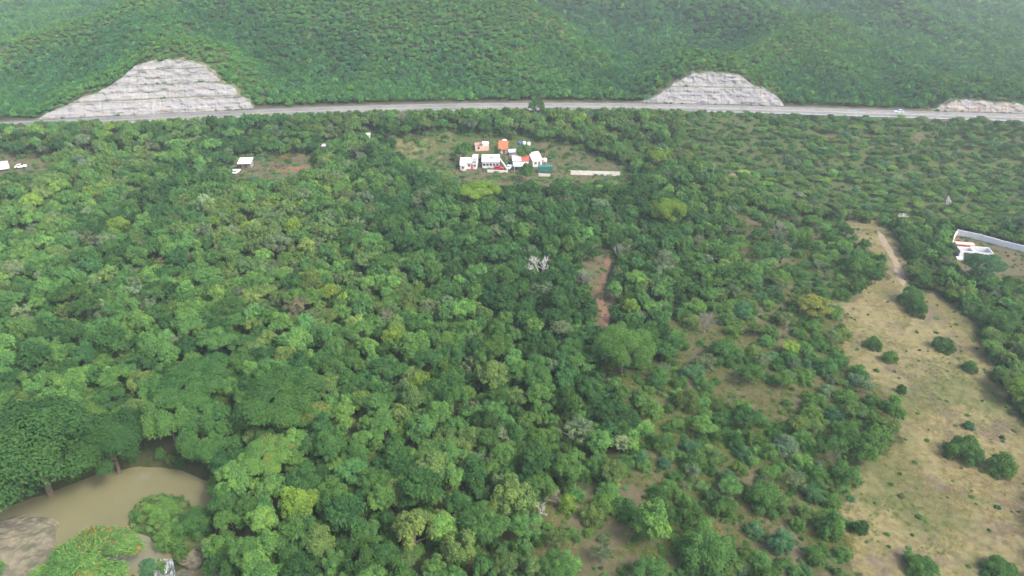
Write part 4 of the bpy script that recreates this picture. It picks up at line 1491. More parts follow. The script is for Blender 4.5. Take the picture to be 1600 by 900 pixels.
TAKEN = []      # x, y, radius kept free for explicit plants
SPECIAL = [
    ('round', 46, 704, 225, 0.72, 'dark green', 'huge dark tree with a broad crown overhanging the left of the pool'),
    ('round', 168, 694, 135, 0.8, 'dark green', 'dark tree on the bank behind the pool, right of the huge one'),
    ('droop', 262, 655, 95, 0.9, 'mid green', 'tree with hanging plume-like branches on the bank above the pool'),
    ('droop', 318, 690, 90, 1.0, 'deep green', 'drooping tree whose foliage hangs over the right end of the pool'),
    ('spread', 300, 605, 130, 0.6, 'deep green', 'wide flat-topped dark tree just above the plume-like tree'),
    ('spread', 440, 625, 150, 0.6, 'deep green', 'very wide flat-topped tree in the forest right of the river bank'),
    ('spread', 418, 715, 95, 0.7, 'fresh green', 'tree dotted with orange blossom right of the pool'),
    ('spread', 488, 648, 60, 0.7, 'fresh green', 'smaller tree with a few orange blossoms, above the other blossoming one'),
    ('spread', 135, 895, 178, 0.5, 'fresh green', 'wide green tree with faint red blossom at the bottom left corner'),
    ('round', 470, 790, 70, 0.9, 'yellow-green', 'round tree with a yellow-green top standing over the lower left forest'),
    ('round', 975, 542, 100, 0.8, 'fresh green', 'large bright round tree below the end of the red dirt path'),
    ('bush', 1136, 546, 58, 0.7, 'mid green', 'dense dome-shaped bush alone on brown soil right of the bright round tree'),
    ('spread', 1274, 478, 52, 0.65, 'bright yellow', 'yellowish flat-topped tree at the left edge of the dry clearing'),
    ('round', 1025, 249, 36, 0.85, 'yellow-green', 'bright yellow-green tree right of the settlement wall'),
    ('round', 642, 545, 64, 0.85, 'mid green', 'round leafy tree standing proud in the mid forest'),
    ('droop', 708, 628, 50, 1.2, 'deep green', 'tall narrow drooping tree in the middle of the forest'),
    ('round', 770, 585, 64, 0.75, 'olive green', 'olive domed tree right of the tall drooping one'),
    ('sparse', 900, 672, 66, 0.75, 'grey-green', 'pale grey-green feathery tree among darker crowns'),
    ('round', 160, 301, 34, 0.9, 'yellow-green', 'yellow-green tree in the far left forest, the upper one'),
    ('round', 185, 355, 42, 0.75, 'yellow-green', 'yellow-green tree in the far left forest, the lower one'),
    ('round', 457, 356, 34, 0.9, 'yellow-green', 'bright lime tree in the far forest left of centre'),
    ('round', 222, 497, 32, 0.85, 'bright yellow', 'yellowest small tree in the left forest'),
    ('spread', 750, 300, 72, 0.55, 'yellow-green', 'wide yellow-green tree just below the settlement'),
    ('round', 1046, 330, 64, 0.75, 'yellow-green', 'yellow-green tree among dark crowns right of centre'),
    ('spread', 1536, 416, 66, 0.8, 'blue-green', 'dark bluish tree in front of the roofless house shell'),
    ('round', 1592, 610, 48, 0.8, 'yellow-green', 'yellow-green tree at the right edge beside the dry clearing'),
    ('round', 988, 480, 30, 1.0, 'yellow-green', 'small lime tree just right of the red dirt path'),
    ('round', 725, 236, 34, 0.85, 'deep green', 'dark tree behind the leftmost white house'),
    ('round', 819, 239, 28, 0.85, 'mid green', 'round tree standing amid the houses of the settlement'),
    ('round', 777, 238, 14, 1.0, 'deep green', 'small dark tree left of the orange-roofed shed'),
    ('round', 822, 268, 26, 1.1, 'deep green', 'dark tree partly covering the house with the red roof'),
    ('spread', 838, 166, 30, 0.9, 'deep green', 'tree rising against the highway beside the road sign'),
    ('spread', 648, 262, 42, 0.75, 'mid green', 'rounded tree at the lower edge of the grassy field left of the houses'),
    ('sparse', 1310, 700, 50, 0.8, 'mid green', 'feathery tree at the left rim of the open field'),
    ('bush', 1427, 462, 44, 0.75, 'mid green', 'upper bush of the touching pair at the top of the clearing'),
    ('bush', 1436, 480, 36, 0.75, 'deep green', 'lower bush of the touching pair at the top of the clearing'),
    ('bush', 1476, 537, 34, 0.68, 'deep green', 'round dark bush alone in the right half of the clearing'),
    ('bush', 1366, 535, 28, 0.72, 'deep green', 'small round bush near the left side of the clearing'),
    ('bush', 1392, 557, 25, 0.75, 'mid green', 'small bush just below and right of another small one in the clearing'),
    ('bush', 1518, 572, 25, 0.7, 'mid green', 'faint small bush in the clearing below the round dark one'),
    ('bush', 1410, 607, 15, 1.1, 'deep green', 'tiny upright bush standing alone in mid clearing'),
    ('bush', 1508, 699, 60, 0.72, 'mid green', 'largest bush of the open field, left one of the pair at right'),
    ('bush', 1566, 724, 46, 0.8, 'mid green', 'second bush of the pair in the open field at right'),
    ('bush', 1515, 664, 20, 0.6, 'blue-green', 'low bush just above the largest one of the open field'),
    ('bush', 1362, 625, 26, 0.75, 'mid green', 'small bush, upper left of the cluster jutting into the clearing'),
    ('bush', 1384, 632, 20, 0.8, 'mid green', 'small bush, upper right of the cluster jutting into the clearing'),
    ('bush', 1364, 653, 30, 0.75, 'fresh green', 'bright bush, lowest of the cluster jutting into the clearing'),
    ('bush', 1322, 678, 54, 0.75, 'mid green', 'big bush at the left rim of the field below the jutting cluster'),
    ('bush', 1220, 845, 44, 0.85, 'blue-green', 'blue-green bush in the scrub near the bottom right'),
    ('bush', 1298, 818, 52, 0.85, 'mid green', 'tall mid-green bush at the bottom right edge of the scrub'),
    ('bush', 1343, 822, 30, 0.8, 'dark green', 'dark bush right of the tall one at the bottom right'),
    ('bush', 1247, 818, 26, 0.85, 'fresh green', 'small bright round bush left of the tall one at the bottom right'),
    ('round', 1020, 815, 70, 0.95, 'fresh green', 'leafy bright tree alone in the lower scrub'),
    ('bush', 1200, 775, 70, 0.65, 'mid green', 'broad bush in the middle of the lower right scrub'),
    ('bush', 1105, 850, 100, 0.65, 'mid green', 'broadest bush at the bottom of the scrub'),
    ('bush', 887, 785, 34, 0.8, 'yellow-green', 'small yellow-green bush near the pale bare tree'),
    ('bush', 300, 815, 62, 0.75, 'deep green', 'dark leafy bush covering the right of the river islet'),
    ('bush', 250, 795, 56, 0.45, 'fresh green', 'low bright undergrowth bush on the left of the river islet'),
    ('bush', 262, 838, 46, 0.55, 'fresh green', 'low bright bush at the lower end of the river islet'),
    ('bush', 1565, 500, 60, 0.75, 'mid green', 'rounded bush at the right margin of the clearing, upper one'),
    ('bush', 1340, 410, 60, 0.65, 'mid green', 'rounded bush beside the pale track into the clearing'),
    ('bush', 1440, 882, 60, 0.5, 'mid green', 'low bush at the very bottom of the open field, left one'),
    ('bush', 1565, 890, 60, 0.5, 'mid green', 'low bush at the very bottom of the open field, right one'),
]
for kd, u, v, w, asp, hue, lab in SPECIAL:
    o = put_px(kd, u, v, w, asp, hue, lab, flower='blossom' in lab)
    TAKEN.append((o.location.x, o.location.y, plants[-1]['R'] * 0.92))

def bare(u, v, hpx, mesh, label, lean=0.0, wide=1.0):
    x, y, z = ground_at(u, v)
    hgt = hpx * float(project(x, y, z)[2]) / F / 0.92
    r = tag(empty('dead_tree', (x, y, z), random.uniform(0, 6.28)), label, 'dead tree', 'leafless trees')
    b = add_obj('branches', mesh, r)
    b.scale = (hgt * wide, hgt * wide, hgt)
    b.rotation_euler = (lean, lean * 0.4, 0)
    TAKEN.append((x, y, hgt * 0.3))
for args in [(846, 438, 50, BARE[0], 'pale grey leafless tree standing out in the middle of the forest', 0, 1.15),
             (842, 808, 42, BARE[1], 'small pale leafless tree beside the scrub at lower centre', 0, 0.8),
             (1478, 320, 20, BARE[2], 'bleached leaning dead tree in the far scrub at right', 0.8, 1.2),
             (1588, 350, 18, BARE[1], 'thin bleached dead tree above the white wall at right', 0.3, 0.8),
             (1410, 352, 24, BARE[0], 'pale dead tree beside a grey thicket at the top of the clearing', 0.1, 0.9),
             (968, 408, 34, BAREG[0], 'grey leafless tree just above the red dirt path', 0.1, 1.1),
             (915, 450, 40, BAREG[1], 'grey-brown leafless thicket left of the red dirt path', 0.2, 1.3),
             (1220, 366, 26, BAREG[0], 'grey leafless thicket in the small gap left of the clearing', 0, 1.8),
             (1100, 520, 44, BAREG[1], 'grey-brown leafless tree in the scrub right of the bright round tree', 0, 1.2),
             (1000, 500, 24, BAREG[0], 'low tangle of grey twigs at the foot of the lime tree', 0.3, 1.8),
             (590, 755, 34, BAREG[1], 'grey leafless tree in the lower centre forest', 0, 1.2),
             (870, 790, 40, BAREG[0], 'brown-grey leafless tree at the edge of the forest, lower centre', 0, 1.1),
             (1550, 475, 26, BAREG[1], 'grey leafless tree among green ones right of the clearing', 0, 1.2)]:
    bare(*args)

# palms near the yards
def palm(u, v, hpx, label, dry=0.0):
    x, y, z = ground_at(u, v)
    hgt = hpx * float(project(x, y, z)[2]) / F
    r = tag(empty('palm_tree', (x, y, z)), label, 'palm', 'palms near the houses')
    MB().tube([(0, 0, -0.3), (0.05, 0, hgt * 0.4), (0.0, 0.05, hgt * 0.75)], [0.16, 0.13, 0.11], 8).build('trunk', M['bark'], r)
    mb = MB()
    n = 14
    for k in range(n):
        a = 2 * math.pi * k / n + random.uniform(-0.2, 0.2)
        up = random.uniform(0.2, 1.0)
        L = hgt * 0.5
        pts = []
        for j in range(6):
            t = j / 5
            rr = L * t * (1 - 0.25 * t * (1 - up))
            zz = hgt * 0.75 + L * (up * t - 0.95 * t * t)
            pts.append((math.cos(a) * rr, math.sin(a) * rr, zz))
        w = Vector((-math.sin(a), math.cos(a), 0)) * 0.28
        for j in range(5):
            p, q = Vector(pts[j]), Vector(pts[j + 1])
            s0, s1 = math.sin(math.pi * (0.12 + 0.85 * j / 5)), math.sin(math.pi * (0.12 + 0.85 * (j + 1) / 5))
            for sgn in (-1, 1):
                mb.poly([tuple(p), tuple(q), tuple(q + w * s1 * sgn - Vector((0, 0, 0.12))), tuple(p + w * s0 * sgn - Vector((0, 0, 0.12)))])
    c = mb.build('fronds', M['leaf'], r)
    c['tint'] = (0.05, 0.10, 0.03) if dry < 0.5 else (0.22, 0.14, 0.05)
    TAKEN.append((x, y, 2.0))
palm(543, 262, 30, 'palm with green fronds right of the bare earth yard')
palm(446, 264, 26, 'small brownish palm at the middle of the bare earth yard', 1.0)

# ---- scattered forest
def layout(n_try, xlo, xhi, ylo, yhi):
    x = rng.uniform(xlo, xhi, n_try)
    y = rng.uniform(ylo, yhi, n_try)
    z, s, cut = terrain(x, y, True)
    u, v, dep = project(x, y, z)
    return x, y, z, s, cut, u, v, dep

x, y, z, s, cut, u, v, dep = layout(75000, -330, 330, 70, 350)
vis = (u > -140) & (u < 1740) & (v < 1120) & (v > 100) & (s < -HALF - 1.5)
if True:
    dist_col = fbm(x / 42, y / 42, 88, 3)
    patch = fbm(x / 18, y / 18, 89, 3)
    gap = gap_noise(x, y)
    je = (vnoise(x / 4, y / 4, 5) - 0.5) * 12
    inC = in_poly(u + je, v + je, CLEARING)
    inS = in_poly(u + je, v + je, SCRUB)
    inU = in_poly(u + je, v, UPPER)
    inV = in_poly(u + je * 2.5, v + je * 1.2, VILLAGE) | in_poly(u, v, YARD) | in_poly(u, v, LEFTYARD)
    inE = in_poly(u, v, ENCLOSE)
    inSoil = np.zeros(len(x), bool)
    for pp in SOILPATCH + EROSION:
        inSoil |= in_poly(u + je, v + je, pp)
    onpath = np.zeros(len(x), bool)
    for line, wd in ((PATHLINE, 15), (PATH2, 10), (PATH3, 12)):
        for (a, b), (c, d) in zip(line[:-1], line[1:]):
            t = np.clip(((u - a) * (c - a) + (v - b) * (d - b)) / ((c - a) ** 2 + (d - b) ** 2), 0, 1)
            onpath |= np.hypot(u - a - t * (c - a), np.where(v > b + t * (d - b), 0.6, 1.2) * (v - b - t * (d - b))) < wd
    # the near side of an opening is screened by what stands in front of it: keep that strip low
    inP = (poly_sd(x, y, POOL) < 0.8) | (poly_sd(x, y, LOWER) < 1.5) | (poly_sd(x, y, ISLE) < 0.8)
    slabp = poly_at([(-330, 868), (0, 806), (100, 800), (105, 850), (70, 890), (60, 960), (-330, 960)], WATER_Z)
    inP |= in_poly(x, y, slabp)
    low = in_poly(u, v - 16, VILLAGE) | in_poly(u, v - 16, YARD) | in_poly(u, v - 16, LEFTYARD) | in_poly(u, v - 22, ENCLOSE)
    lowP = in_poly(u, v - 26, [(p, q) for p, q in [(190, 730), (345, 740), (350, 900), (60, 930), (90, 800)]])
cell = {}
CS = 4.0
def free(px, py, r):
    ci, cj = int(px // CS), int(py // CS)
    k = int(math.ceil((r + 6) / CS))
    for i in range(ci - k, ci + k + 1):
        for j in range(cj - k, cj + k + 1):
            for (qx, qy, qr) in cell.get((i, j), ()):
                if (px - qx) ** 2 + (py - qy) ** 2 < (r + qr) ** 2:
                    return False
    return True
def occupy(px, py, r):
    cell.setdefault((int(px // CS), int(py // CS)), []).append((px, py, r))
big_taken = [t for t in TAKEN if t[2] > 5.5]
for ob in list(COL.objects):
    if ob.parent is None and ob.get('category') in ('house', 'shed', 'hut', 'container', 'trailer'):
        occupy(ob.location.x, ob.location.y + 2.0, 3.8)
        occupy(ob.location.x, ob.location.y - 3.0, 2.6)
    elif ob.parent is None and ob.get('category') in ('car', 'tank'):
        occupy(ob.location.x, ob.location.y, 1.8)
for t in TAKEN:
    if t[2] <= 5.5:
        occupy(*t)

cand = []      # dict per scattered plant
order = np.arange(len(x))
for i in order:
    if not vis[i] or inC[i] and rng.random() > 0.012 or inV[i] and rng.random() > 0.16 or inE[i] or inP[i]:
        continue
    if onpath[i] or inSoil[i] and rng.random() > 0.16:
        continue
    X, Y = float(x[i]), float(y[i])
    if any((X - a) ** 2 + (Y - b) ** 2 < (r * 0.8) ** 2 for a, b, r in big_taken):
        continue
    rr = rng.random()
    dcol, pa = dist_col[i], patch[i]
    shrub = False
    if inV[i]:
        R = rng.uniform(0.6, 2.1)
        H, kd, shrub = R * rng.uniform(0.8, 1.2), 'bush', True
        if v[i] > 252:
            H = min(H, 1.0)
    elif inC[i]:
        R, H, kd, shrub = rng.uniform(0.5, 1.0), rng.uniform(0.5, 1.0), 'bush', True
    elif inS[i]:
        if gap[i] > 0.60 and rng.random() > 0.35:
            continue
        shrub = rr < 0.86
        if shrub:
            R = rng.uniform(1.3, 3.1) if rng.random() < 0.75 else rng.uniform(0.6, 1.2)
            H, kd = R * rng.uniform(1.0, 1.45), 'bush'
        else:
            R, kd = rng.uniform(2.0, 3.2), ('sparse' if rr > 0.94 else 'spread')
            H = R * rng.uniform(1.4, 1.8)
    elif inU[i]:
        if gap[i] > 0.48 and rng.random() > 0.2:
            continue
        shrub = rr < 0.7
        R = rng.uniform(1.2, 2.7)
        H = R * rng.uniform(0.8, 1.15)
        kd = 'bush' if shrub else 'spread'
    else:
        R = (rng.uniform(1.7, 3.3) if rng.random() < 0.7 else rng.uniform(3.0, 4.4)) * (1.06 if v[i] > 560 else 0.95)
        H = R * rng.uniform(1.5, 2.0) + 1.0
        kd = 'round' if rr < 0.42 else 'spread' if rr < 0.82 else 'droop' if (rr < 0.87 and v[i] > 540) else 'sparse' if rr > 0.93 else 'round'
        if u[i] > 900 and v[i] > 300:
            R *= 0.78
            H *= 0.66
        if v[i] > 560 and u[i] < 700 and kd == 'sparse':
            kd = 'round'
    if s[i] > -70:
        hm = ROAD_Z + 0.24 * (-s[i] - HALF) - z[i] + rng.uniform(0.0, 1.7) + (1.5 if (u[i] < 160 or u[i] > 1480) else 0) + (2.5 if rng.random() < 0.05 and s[i] < -20 else 0)
        if hm < 1.0:
            continue
        if H > hm:
            R *= max(0.5, hm / H) if hm / H < 1 else 1
            H = hm
            if H < 2.2:
                kd, shrub = 'bush', True
                R = min(R, 2.0)
    if low[i] or lowP[i]:
        H, R, kd, shrub = min(H, 2.0), min(R, 2.0), 'bush', True
    pack = (0.55 if not shrub else 0.68) if not inS[i] else 0.64
    if not free(X, Y, R * pack):
        continue
    occupy(X, Y, R * pack)
    # colour
    q = rng.random()
    if kd == 'sparse':
        hue = 'grey-green' if q < 0.6 else 'olive green' if q < 0.88 else 'pale brown'
    elif shrub:
        hue = 'mid green' if q < 0.36 else 'fresh green' if q < 0.62 else 'deep green' if q < 0.74 else 'blue-green' if q < 0.84 else 'olive green' if q < 0.93 else 'grey-green'
    elif v[i] > 560 and u[i] < 620:
        hue = 'deep green' if q < 0.30 else 'dark green' if q < 0.45 else 'mid green' if q < 0.78 else 'fresh green' if q < 0.93 else 'olive green'
    else:
        t = dcol + (q - 0.5) * 0.5 + 0.10 * math.exp(-((X + 95) / 70) ** 2 - ((Y - 190) / 50) ** 2) - 0.10 * math.exp(-((X + 10) / 35) ** 2 - ((Y - 150) / 25) ** 2)
        hue = 'dark green' if t < 0.27 else 'deep green' if t < 0.40 else 'mid green' if t < 0.55 else 'fresh green' if t < 0.66 else 'olive green' if t < 0.76 else 'yellow-green' if rng.random() < 0.25 else 'olive green'
        if rng.random() < 0.05:
            hue = 'grey-green'
    cand.append(dict(x=X, y=Y, z=float(z[i]), R=float(R), H=float(H), kind=kd, hue=hue, shrub=shrub, u=float(u[i]), v=float(v[i]), dep=float(dep[i])))

# understorey that closes the canopy between the crowns
under = []
for i in order[:60000]:
    if not vis[i] or inP[i] or s[i] > -16:
        continue
    if inC[i] or inV[i] or inE[i] or inSoil[i] or onpath[i] or (inS[i] and gap[i] > 0.58):
        if rng.random() < (0.08 if inC[i] else 0.7 if onpath[i] else 0.75):
            under.append((float(x[i]), float(y[i]), float(z[i]), rng.uniform(0.25, 0.7), rng.uniform(0.2, 0.55)))
        continue
    if not (inS[i] or inU[i]) and i > 24000:
        continue
    if inU[i] and rng.random() < 0.55:
        continue
    if inS[i] or inU[i]:
        under.append((float(x[i]), float(y[i]), float(z[i]), rng.uniform(0.45, 1.1), rng.uniform(0.35, 0.85)))
    else:
        under.append((float(x[i]), float(y[i]), float(z[i]), rng.uniform(1.1, 2.2), rng.uniform(1.8, 3.4) if s[i] < -60 and not low[i] else rng.uniform(0.8, 1.6)))

ix_ = np.array([p[0] for p in ISLE])
iy_ = np.array([p[1] for p in ISLE])
for _ in range(420):
    X, Y = rng.uniform(ix_.min(), ix_.max()), rng.uniform(iy_.min(), iy_.max())
    if poly_sd(np.array([X]), np.array([Y]), ISLE)[0] < -0.3:
        under.append((float(X), float(Y), float(terrain(np.array([X]), np.array([Y]))[0]), rng.uniform(0.35, 0.8), rng.uniform(0.3, 0.8)))
onscreen = [c for c in cand if -30 < c['u'] < 1630 and 140 < c['v'] < 960]
trees = sorted((c for c in onscreen if not c['shrub']), key=lambda c: -c['R'] / c['dep'])
bushes = sorted((c for c in onscreen if c['shrub']), key=lambda c: -c['R'] / c['dep'])
n_sp_tree = sum(1 for p in plants if p['kind'] != 'bush')
n_sp_bush = sum(1 for p in plants if p['kind'] == 'bush')
pick = trees[:300 - n_sp_tree] + bushes[:290 - n_sp_bush]
for c in pick:
    c['thing'] = True
    put(c['kind'], c['x'], c['y'], c['z'] - 0.1, c['R'], c['H'], jitter_tint(TINTS[c['hue']]), c['hue'])

# ------------------------------------------------------------------ geometry-node scatter for what stays one mass
def scatter(name, protos, pts, label, cat):
    """pts: list of (x, y, z, rx, rz, idx, tint)"""
    n = len(pts)
    me = bpy.data.meshes.new(name)
    me.vertices.add(n)
    me.vertices.foreach_set('co', np.array([p[:3] for p in pts], np.float32).ravel())
    sc = me.attributes.new('size', 'FLOAT_VECTOR', 'POINT')
    sc.data.foreach_set('vector', np.array([(p[3], p[3] * random.uniform(0.85, 1.15), p[4]) for p in pts], np.float32).ravel())
    ro = me.attributes.new('turn', 'FLOAT_VECTOR', 'POINT')
    ro.data.foreach_set('vector', np.array([(random.gauss(0, 0.06), random.gauss(0, 0.06), random.uniform(0, 6.28)) for p in pts], np.float32).ravel())
    ix = me.attributes.new('pick', 'INT', 'POINT')
    ix.data.foreach_set('value', np.array([p[5] for p in pts], np.int32))
    ti = me.attributes.new('tint', 'FLOAT_COLOR', 'POINT')
    ti.data.foreach_set('color', np.array([(*p[6], 1) for p in pts], np.float32).ravel())
    o = add_obj(name, me)
    g = bpy.data.node_groups.new(name, 'GeometryNodeTree')
    g.interface.new_socket('Geometry', in_out='INPUT', socket_type='NodeSocketGeometry')
    g.interface.new_socket('Geometry', in_out='OUTPUT', socket_type='NodeSocketGeometry')
    gi, go = g.nodes.new('NodeGroupInput'), g.nodes.new('NodeGroupOutput')
    def named(nm, ty):
        nd = g.nodes.new('GeometryNodeInputNamedAttribute')
        nd.data_type = ty
        nd.inputs['Name'].default_value = nm
        return [q for q in nd.outputs if q.enabled][0]
    size, turn, pk = named('size', 'FLOAT_VECTOR'), named('turn', 'FLOAT_VECTOR'), named('pick', 'INT')
    join = g.nodes.new('GeometryNodeJoinGeometry')
    for k, pr in enumerate(protos):
        oi = g.nodes.new('GeometryNodeObjectInfo')
        oi.inputs['Object'].default_value = pr
        oi.inputs['As Instance'].default_value = False
        cmp = g.nodes.new('FunctionNodeCompare')
        cmp.data_type, cmp.operation = 'INT', 'EQUAL'
        ins = [q for q in cmp.inputs if q.enabled]
        g.links.new(pk, ins[0])
        ins[1].default_value = k
        iop = g.nodes.new('GeometryNodeInstanceOnPoints')
        g.links.new(gi.outputs[0], iop.inputs['Points'])
        g.links.new(cmp.outputs[0], iop.inputs['Selection'])
        g.links.new(oi.outputs['Geometry'], iop.inputs['Instance'])
        g.links.new(turn, iop.inputs['Rotation'])
        g.links.new(size, iop.inputs['Scale'])
        g.links.new(iop.outputs[0], join.inputs[0])
    g.links.new(join.outputs[0], go.inputs[0])
    md = o.modifiers.new('scatter', 'NODES')
    md.node_group = g
    return tag(o, label, cat, kind='stuff')

IDX = {'round': (0, 1, 2), 'spread': (3, 4, 5), 'droop': (3, 4, 5), 'bush': (6, 7), 'sparse': (8, 9)}
pf, ps = [], []
for c in cand:
    if c.get('thing'):
        continue
    b = c['kind'] == 'bush'
    ch = c['H'] if b else c['H'] / 1.36
    item = (c['x'], c['y'], c['z'] - 0.1 + (0 if b else ch * 0.36), c['R'], ch, random.choice(IDX[c['kind']]), jitter_tint(TINTS[c['hue']]))
    (ps if c['shrub'] else pf).append(item)
scatter('valley_forest', MID, pf, 'dense green valley forest running back to the houses and highway', 'forest')
for (X, Y, Z, r, hh) in under:
    ps.append((X, Y, Z - 0.05, r, hh, random.choice((6, 7)), jitter_tint(TINTS[random.choice(('deep green', 'mid green', 'olive green', 'mid green'))])))
scatter('undergrowth', MID, ps, 'low scrub and undergrowth filling the ground between trees and bushes', 'undergrowth')

# hills
def hill_points():
    out = []
    for (y0, y1, st, xm) in ((285, 470, 2.3, 430), (470, 640, 3.2, 560), (640, 980, 5.4, 900)):
        xs = np.arange(-xm, xm, st)
        ys = np.arange(y0, y1, st * 0.92)
        X, Y = np.meshgrid(xs, ys)
        X = X.ravel() + rng.uniform(-0.55, 0.55, X.size) * st
        Y = Y.ravel() + rng.uniform(-0.55, 0.55, Y.size) * st
        Z, S, C = terrain(X, Y, True)
        U, V_, D = project(X, Y, Z)
        ok = (S > HALF + 5.0) & ~C & (U > -120) & (U < 1720) & (V_ > -70)
        Rr = rng.uniform(0.48, 0.92, X.size) * st * 0.95
        Hh = Rr * rng.uniform(1.3, 2.1, X.size)
        Hh = np.minimum(Hh, 1.0 + (S - HALF) * 0.35)
        col = fbm(X / 60, Y / 60, 120, 4)
        ridge = fbm(X / 16, Y / 16, 121, 3)
        # lighter yellower crests, darker gullies: relief shading put into leaf colour; crest trees lower
        dry = Z - (terrain(X + 34, Y) + terrain(X - 34, Y) + terrain(X, np.maximum(Y + 34, road_y(X) + 30)) + terrain(X, np.maximum(Y - 34, road_y(X) + 30))) / 4
        dry = np.clip(dry / 6.0, -1.0, 1.0)  # dry here is convexity: positive on crests, negative in gullies
        Hh = Hh * (1 - 0.22 * dry)
        Rr = Rr * (1 - 0.10 * dry)
        for k in np.nonzero(ok)[0]:
            t = 0.5 + (col[k] - 0.5) * 0.35 + (ridge[k] - 0.5) * 0.2 + dry[k] * 0.17 + random.gauss(0, 0.09)  # convexity term paints the relief shading into the hue
            hue = 'deep green' if t < 0.34 else 'blue-green' if t < 0.41 else 'mid green' if t < 0.52 else 'fresh green' if t < 0.70 else 'olive green' if t < 0.80 else 'yellow-green'
            if random.random() < 0.025:
                hue = 'yellow-green'
            kd = 6 if random.random() < 0.05 else random.choice((0, 1, 2, 3, 4, 5))
            out.append((float(X[k]), float(Y[k]), float(Z[k]) + float(Hh[k]) * 0.22, float(Rr[k]), float(Hh[k]) * 0.75, kd, jitter_tint(tuple(q * m_ for q, m_ in zip(TINTS[hue], (0.82, 1.03, 0.98))), 0.16)))
    return out
hp = hill_points()
scatter('hillside_forest', FAR, hp, 'dense dry forest covering the hills behind the highway', 'forest')

# shrubs along the ledges and foot of the rock cuts
lp = []
for c in CUTS:
    n = int((c['x'][-1] - c['x'][0]) * 0.9)
    for _ in range(n):
        X = random.uniform(c['x'][0] + 1, c['x'][-1] - 1)
        hh = float(cut_h(c, np.array([X]))[0])
        k = random.randrange(0, 4)
        zt = k * c['tier']
        if zt > hh - 0.5:
            continue
        if k and random.random() < 0.35:
            continue
        run = c['tier'] * CUT_RATIO
        yy = float(road_y(X)) + HALF + 2.5 + k * run - (0.9 if k else 1.2) + random.uniform(-0.3, 0.3)
        r = random.uniform(0.35, 0.9) * (1.3 if random.random() < 0.12 else 1)
        lp.append((X, yy, ROAD_Z + zt - 0.05, r, r * random.uniform(0.7, 1.2), random.choice((4, 5)), jitter_tint(TINTS[random.choice(('mid green', 'olive green', 'deep green'))])))
scatter('ledge_shrubs', FAR, lp, 'small shrubs rooted along the ledges of the rock faces', 'shrubs')

# grass tufts
def tuft(seed, n=9):
    r = random.Random(seed)
    V, Fq = [], []
    for k in range(n):
        a = r.uniform(0, 6.28)
        b = Vector((r.uniform(-0.5, 0.5), r.uniform(-0.5, 0.5), 0))
        w = Vector((-math.sin(a), math.cos(a), 0)) * r.uniform(0.05, 0.12)
        tip = b + Vector((math.cos(a) * 0.8, math.sin(a) * 0.8, r.uniform(0.2, 0.6)))
        i = len(V)
        V += [tuple(b - w), tuple(b + w), tuple(tip + w * 0.3), tuple(tip - w * 0.3)]
        Fq.append((i, i + 1, i + 2, i + 3))
    me = np_mesh('tuft', V, Fq, [M['leaf']])
    at = me.attributes.new('lv', 'FLOAT', 'FACE')
    at.data.foreach_set('value', np.array([r.random() for _ in Fq], np.float32))
    return bpy.data.objects.new('tuft', me)
TUFTS = [tuft(1), tuft(2), tuft(3, 12)]
X, Y, Z, S, C, U, V_, D = layout(300000, -60, 290, 80, 330)
jj = (vnoise(X / 4, Y / 4, 5) - 0.5) * 14
inn = (in_poly(U + jj, V_ + jj, CLEARING) | (in_poly(U + jj, V_ + jj, SCRUB))) & (U > 700) & (U < 1680)
cov = fbm(X / 7, Y / 7, 131, 4)
grn = fbm(X / 22, Y / 22, 133, 3)
scr = in_poly(U + jj, V_ + jj, SCRUB)
tp = []
for k in np.nonzero(inn & (cov > 0.42))[0]:
    g = grn[k] + random.gauss(0, 0.08)
    t = (0.215, 0.175, 0.09) if g < 0.44 else (0.175, 0.165, 0.06) if g < 0.52 else (0.12, 0.15, 0.042) if g < 0.62 else (0.08, 0.13, 0.034)
    r = random.uniform(0.18, 0.42)
    if scr[k]:
        r *= 1.6
        t = (0.085, 0.13, 0.036) if random.random() < 0.55 else (0.13, 0.135, 0.05)
    tp.append((float(X[k]), float(Y[k]), float(Z[k]) - 0.02, r, r * random.uniform(0.5, 1.0), random.randrange(3), jitter_tint(t, 0.12)))
scatter('grass', TUFTS, tp, 'dry straw-coloured and green grass of the clearing and scrub', 'grass')

# ------------------------------------------------------------------ labels of the plants
def size_word(p):
    if p['kind'] == 'bush':
        return 'low' if p['R'] < 1.4 else 'broad' if p['R'] > 2.5 else 'rounded'
    return 'small' if p['R'] < 2.7 else 'large' if p['R'] > 4.0 else 'medium-sized'

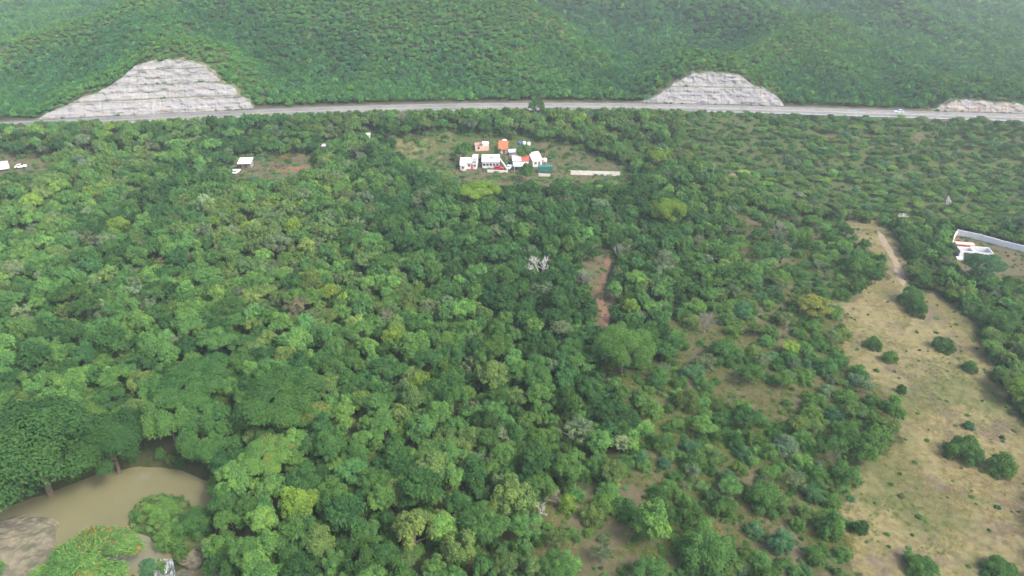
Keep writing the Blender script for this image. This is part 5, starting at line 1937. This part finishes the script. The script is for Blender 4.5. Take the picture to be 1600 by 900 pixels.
def zone(u, v, bush):
    if v < 300:
        if 560 < u < 1010:
            return 'near the settlement'
        if u < 560:
            return 'on the left slope below the highway'
        return 'on the slope below the domed rock face' if u < 1240 else 'on the eroded slope at right' if u < 1420 else 'on the far right slope below the highway'
    if u > 1420 and v < 470:
        return 'around the walled plot'
    if u > 1480 and v < 760:
        return 'right of the dry clearing'
    if 1240 < u and v < 640:
        return 'along the left side of the clearing'
    if u >= 1240:
        return 'at the lower rim of the open field'
    if u > 1040 and v < 560:
        return 'left of the clearing'
    if u > 1040:
        return 'in the lower right scrub' if v < 760 else 'in the bottom right scrub'
    if u > 880 and v < 560:
        return 'beside the red dirt path'
    if u > 820:
        return 'in the patchy scrub right of centre' if v < 760 else 'at the bottom of the patchy scrub'
    if v > 860:
        return 'at the bottom edge of the forest'
    if u < 200:
        return 'at the left edge above the pool' if v > 540 else 'at the left edge of mid forest'
    if u < 400 and v > 540:
        return 'on the bank behind the pool' if v < 720 else 'on the bank right of the pool'
    if v > 740:
        return 'low in the forest'
    if v > 620:
        return 'in the lower middle forest'
    return 'in the middle of the forest' if u > 400 else 'in the left middle forest'

by = {}
for p in plants:
    o = p['o']
    o['category'] = 'bush' if p['kind'] == 'bush' else 'tree'
    o['group'] = 'bushes of the scrub and clearing' if p['kind'] == 'bush' else 'trees of the valley forest'
    if p['label']:
        o['label'] = p['label']
        continue
    uu, vv, _ = project(p['x'], p['y'], p['z'])
    p['u'], p['v'] = float(uu), float(vv)
    lab = '%s %s %s %s' % (size_word(p), p['hue'], KNAME[p['kind']][1], zone(p['u'], p['v'], p['kind'] == 'bush'))
    by.setdefault(lab, []).append(p)
ORD = ['', 'second', 'third', 'fourth', 'fifth', 'sixth', 'seventh', 'eighth', 'ninth', 'tenth', 'eleventh', 'twelfth', 'thirteenth',
       'fourteenth', 'fifteenth', 'sixteenth', 'seventeenth', 'eighteenth', 'nineteenth', 'twentieth']
for lab, ps_ in by.items():
    ps_.sort(key=lambda p: p['u'])
    n = len(ps_)
    for i, p in enumerate(ps_):
        if n == 1:
            p['o']['label'] = lab
        elif n == 2:
            p['o']['label'] = lab + (', left one' if i == 0 else ', right one')
        elif i == 0:
            p['o']['label'] = lab + ', leftmost'
        elif i == n - 1:
            p['o']['label'] = lab + ', rightmost'
        else:
            p['o']['label'] = lab + ', %s from left' % ORD[min(i, len(ORD) - 1)]
print('COUNTS cand', len(cand), 'things', len(plants), 'valley', len(pf), 'under', len(ps), 'hill', len(hp), 'tufts', len(tp), 'special', n_sp_tree, n_sp_bush)
# ------------------------------------------------------------------ haze
hz = NT('pale_haze')
pv = hz.n('ShaderNodeVolumePrincipled')
pv.inputs['Color'].default_value = (0.88, 0.95, 1.0, 1)
pv.inputs['Density'].default_value = 0.00028
pv.inputs['Anisotropy'].default_value = 0.3
hz.l(pv.outputs[0], hz.out.inputs['Volume'])
hb = MB().box(-3700, 3700, -1700, 5200, float(gz.min()) - 1.5, float(gz.max()) + 25).build('haze', hz.m)
tag(hb, 'thin pale haze hanging over the whole valley', 'haze', kind='stuff')
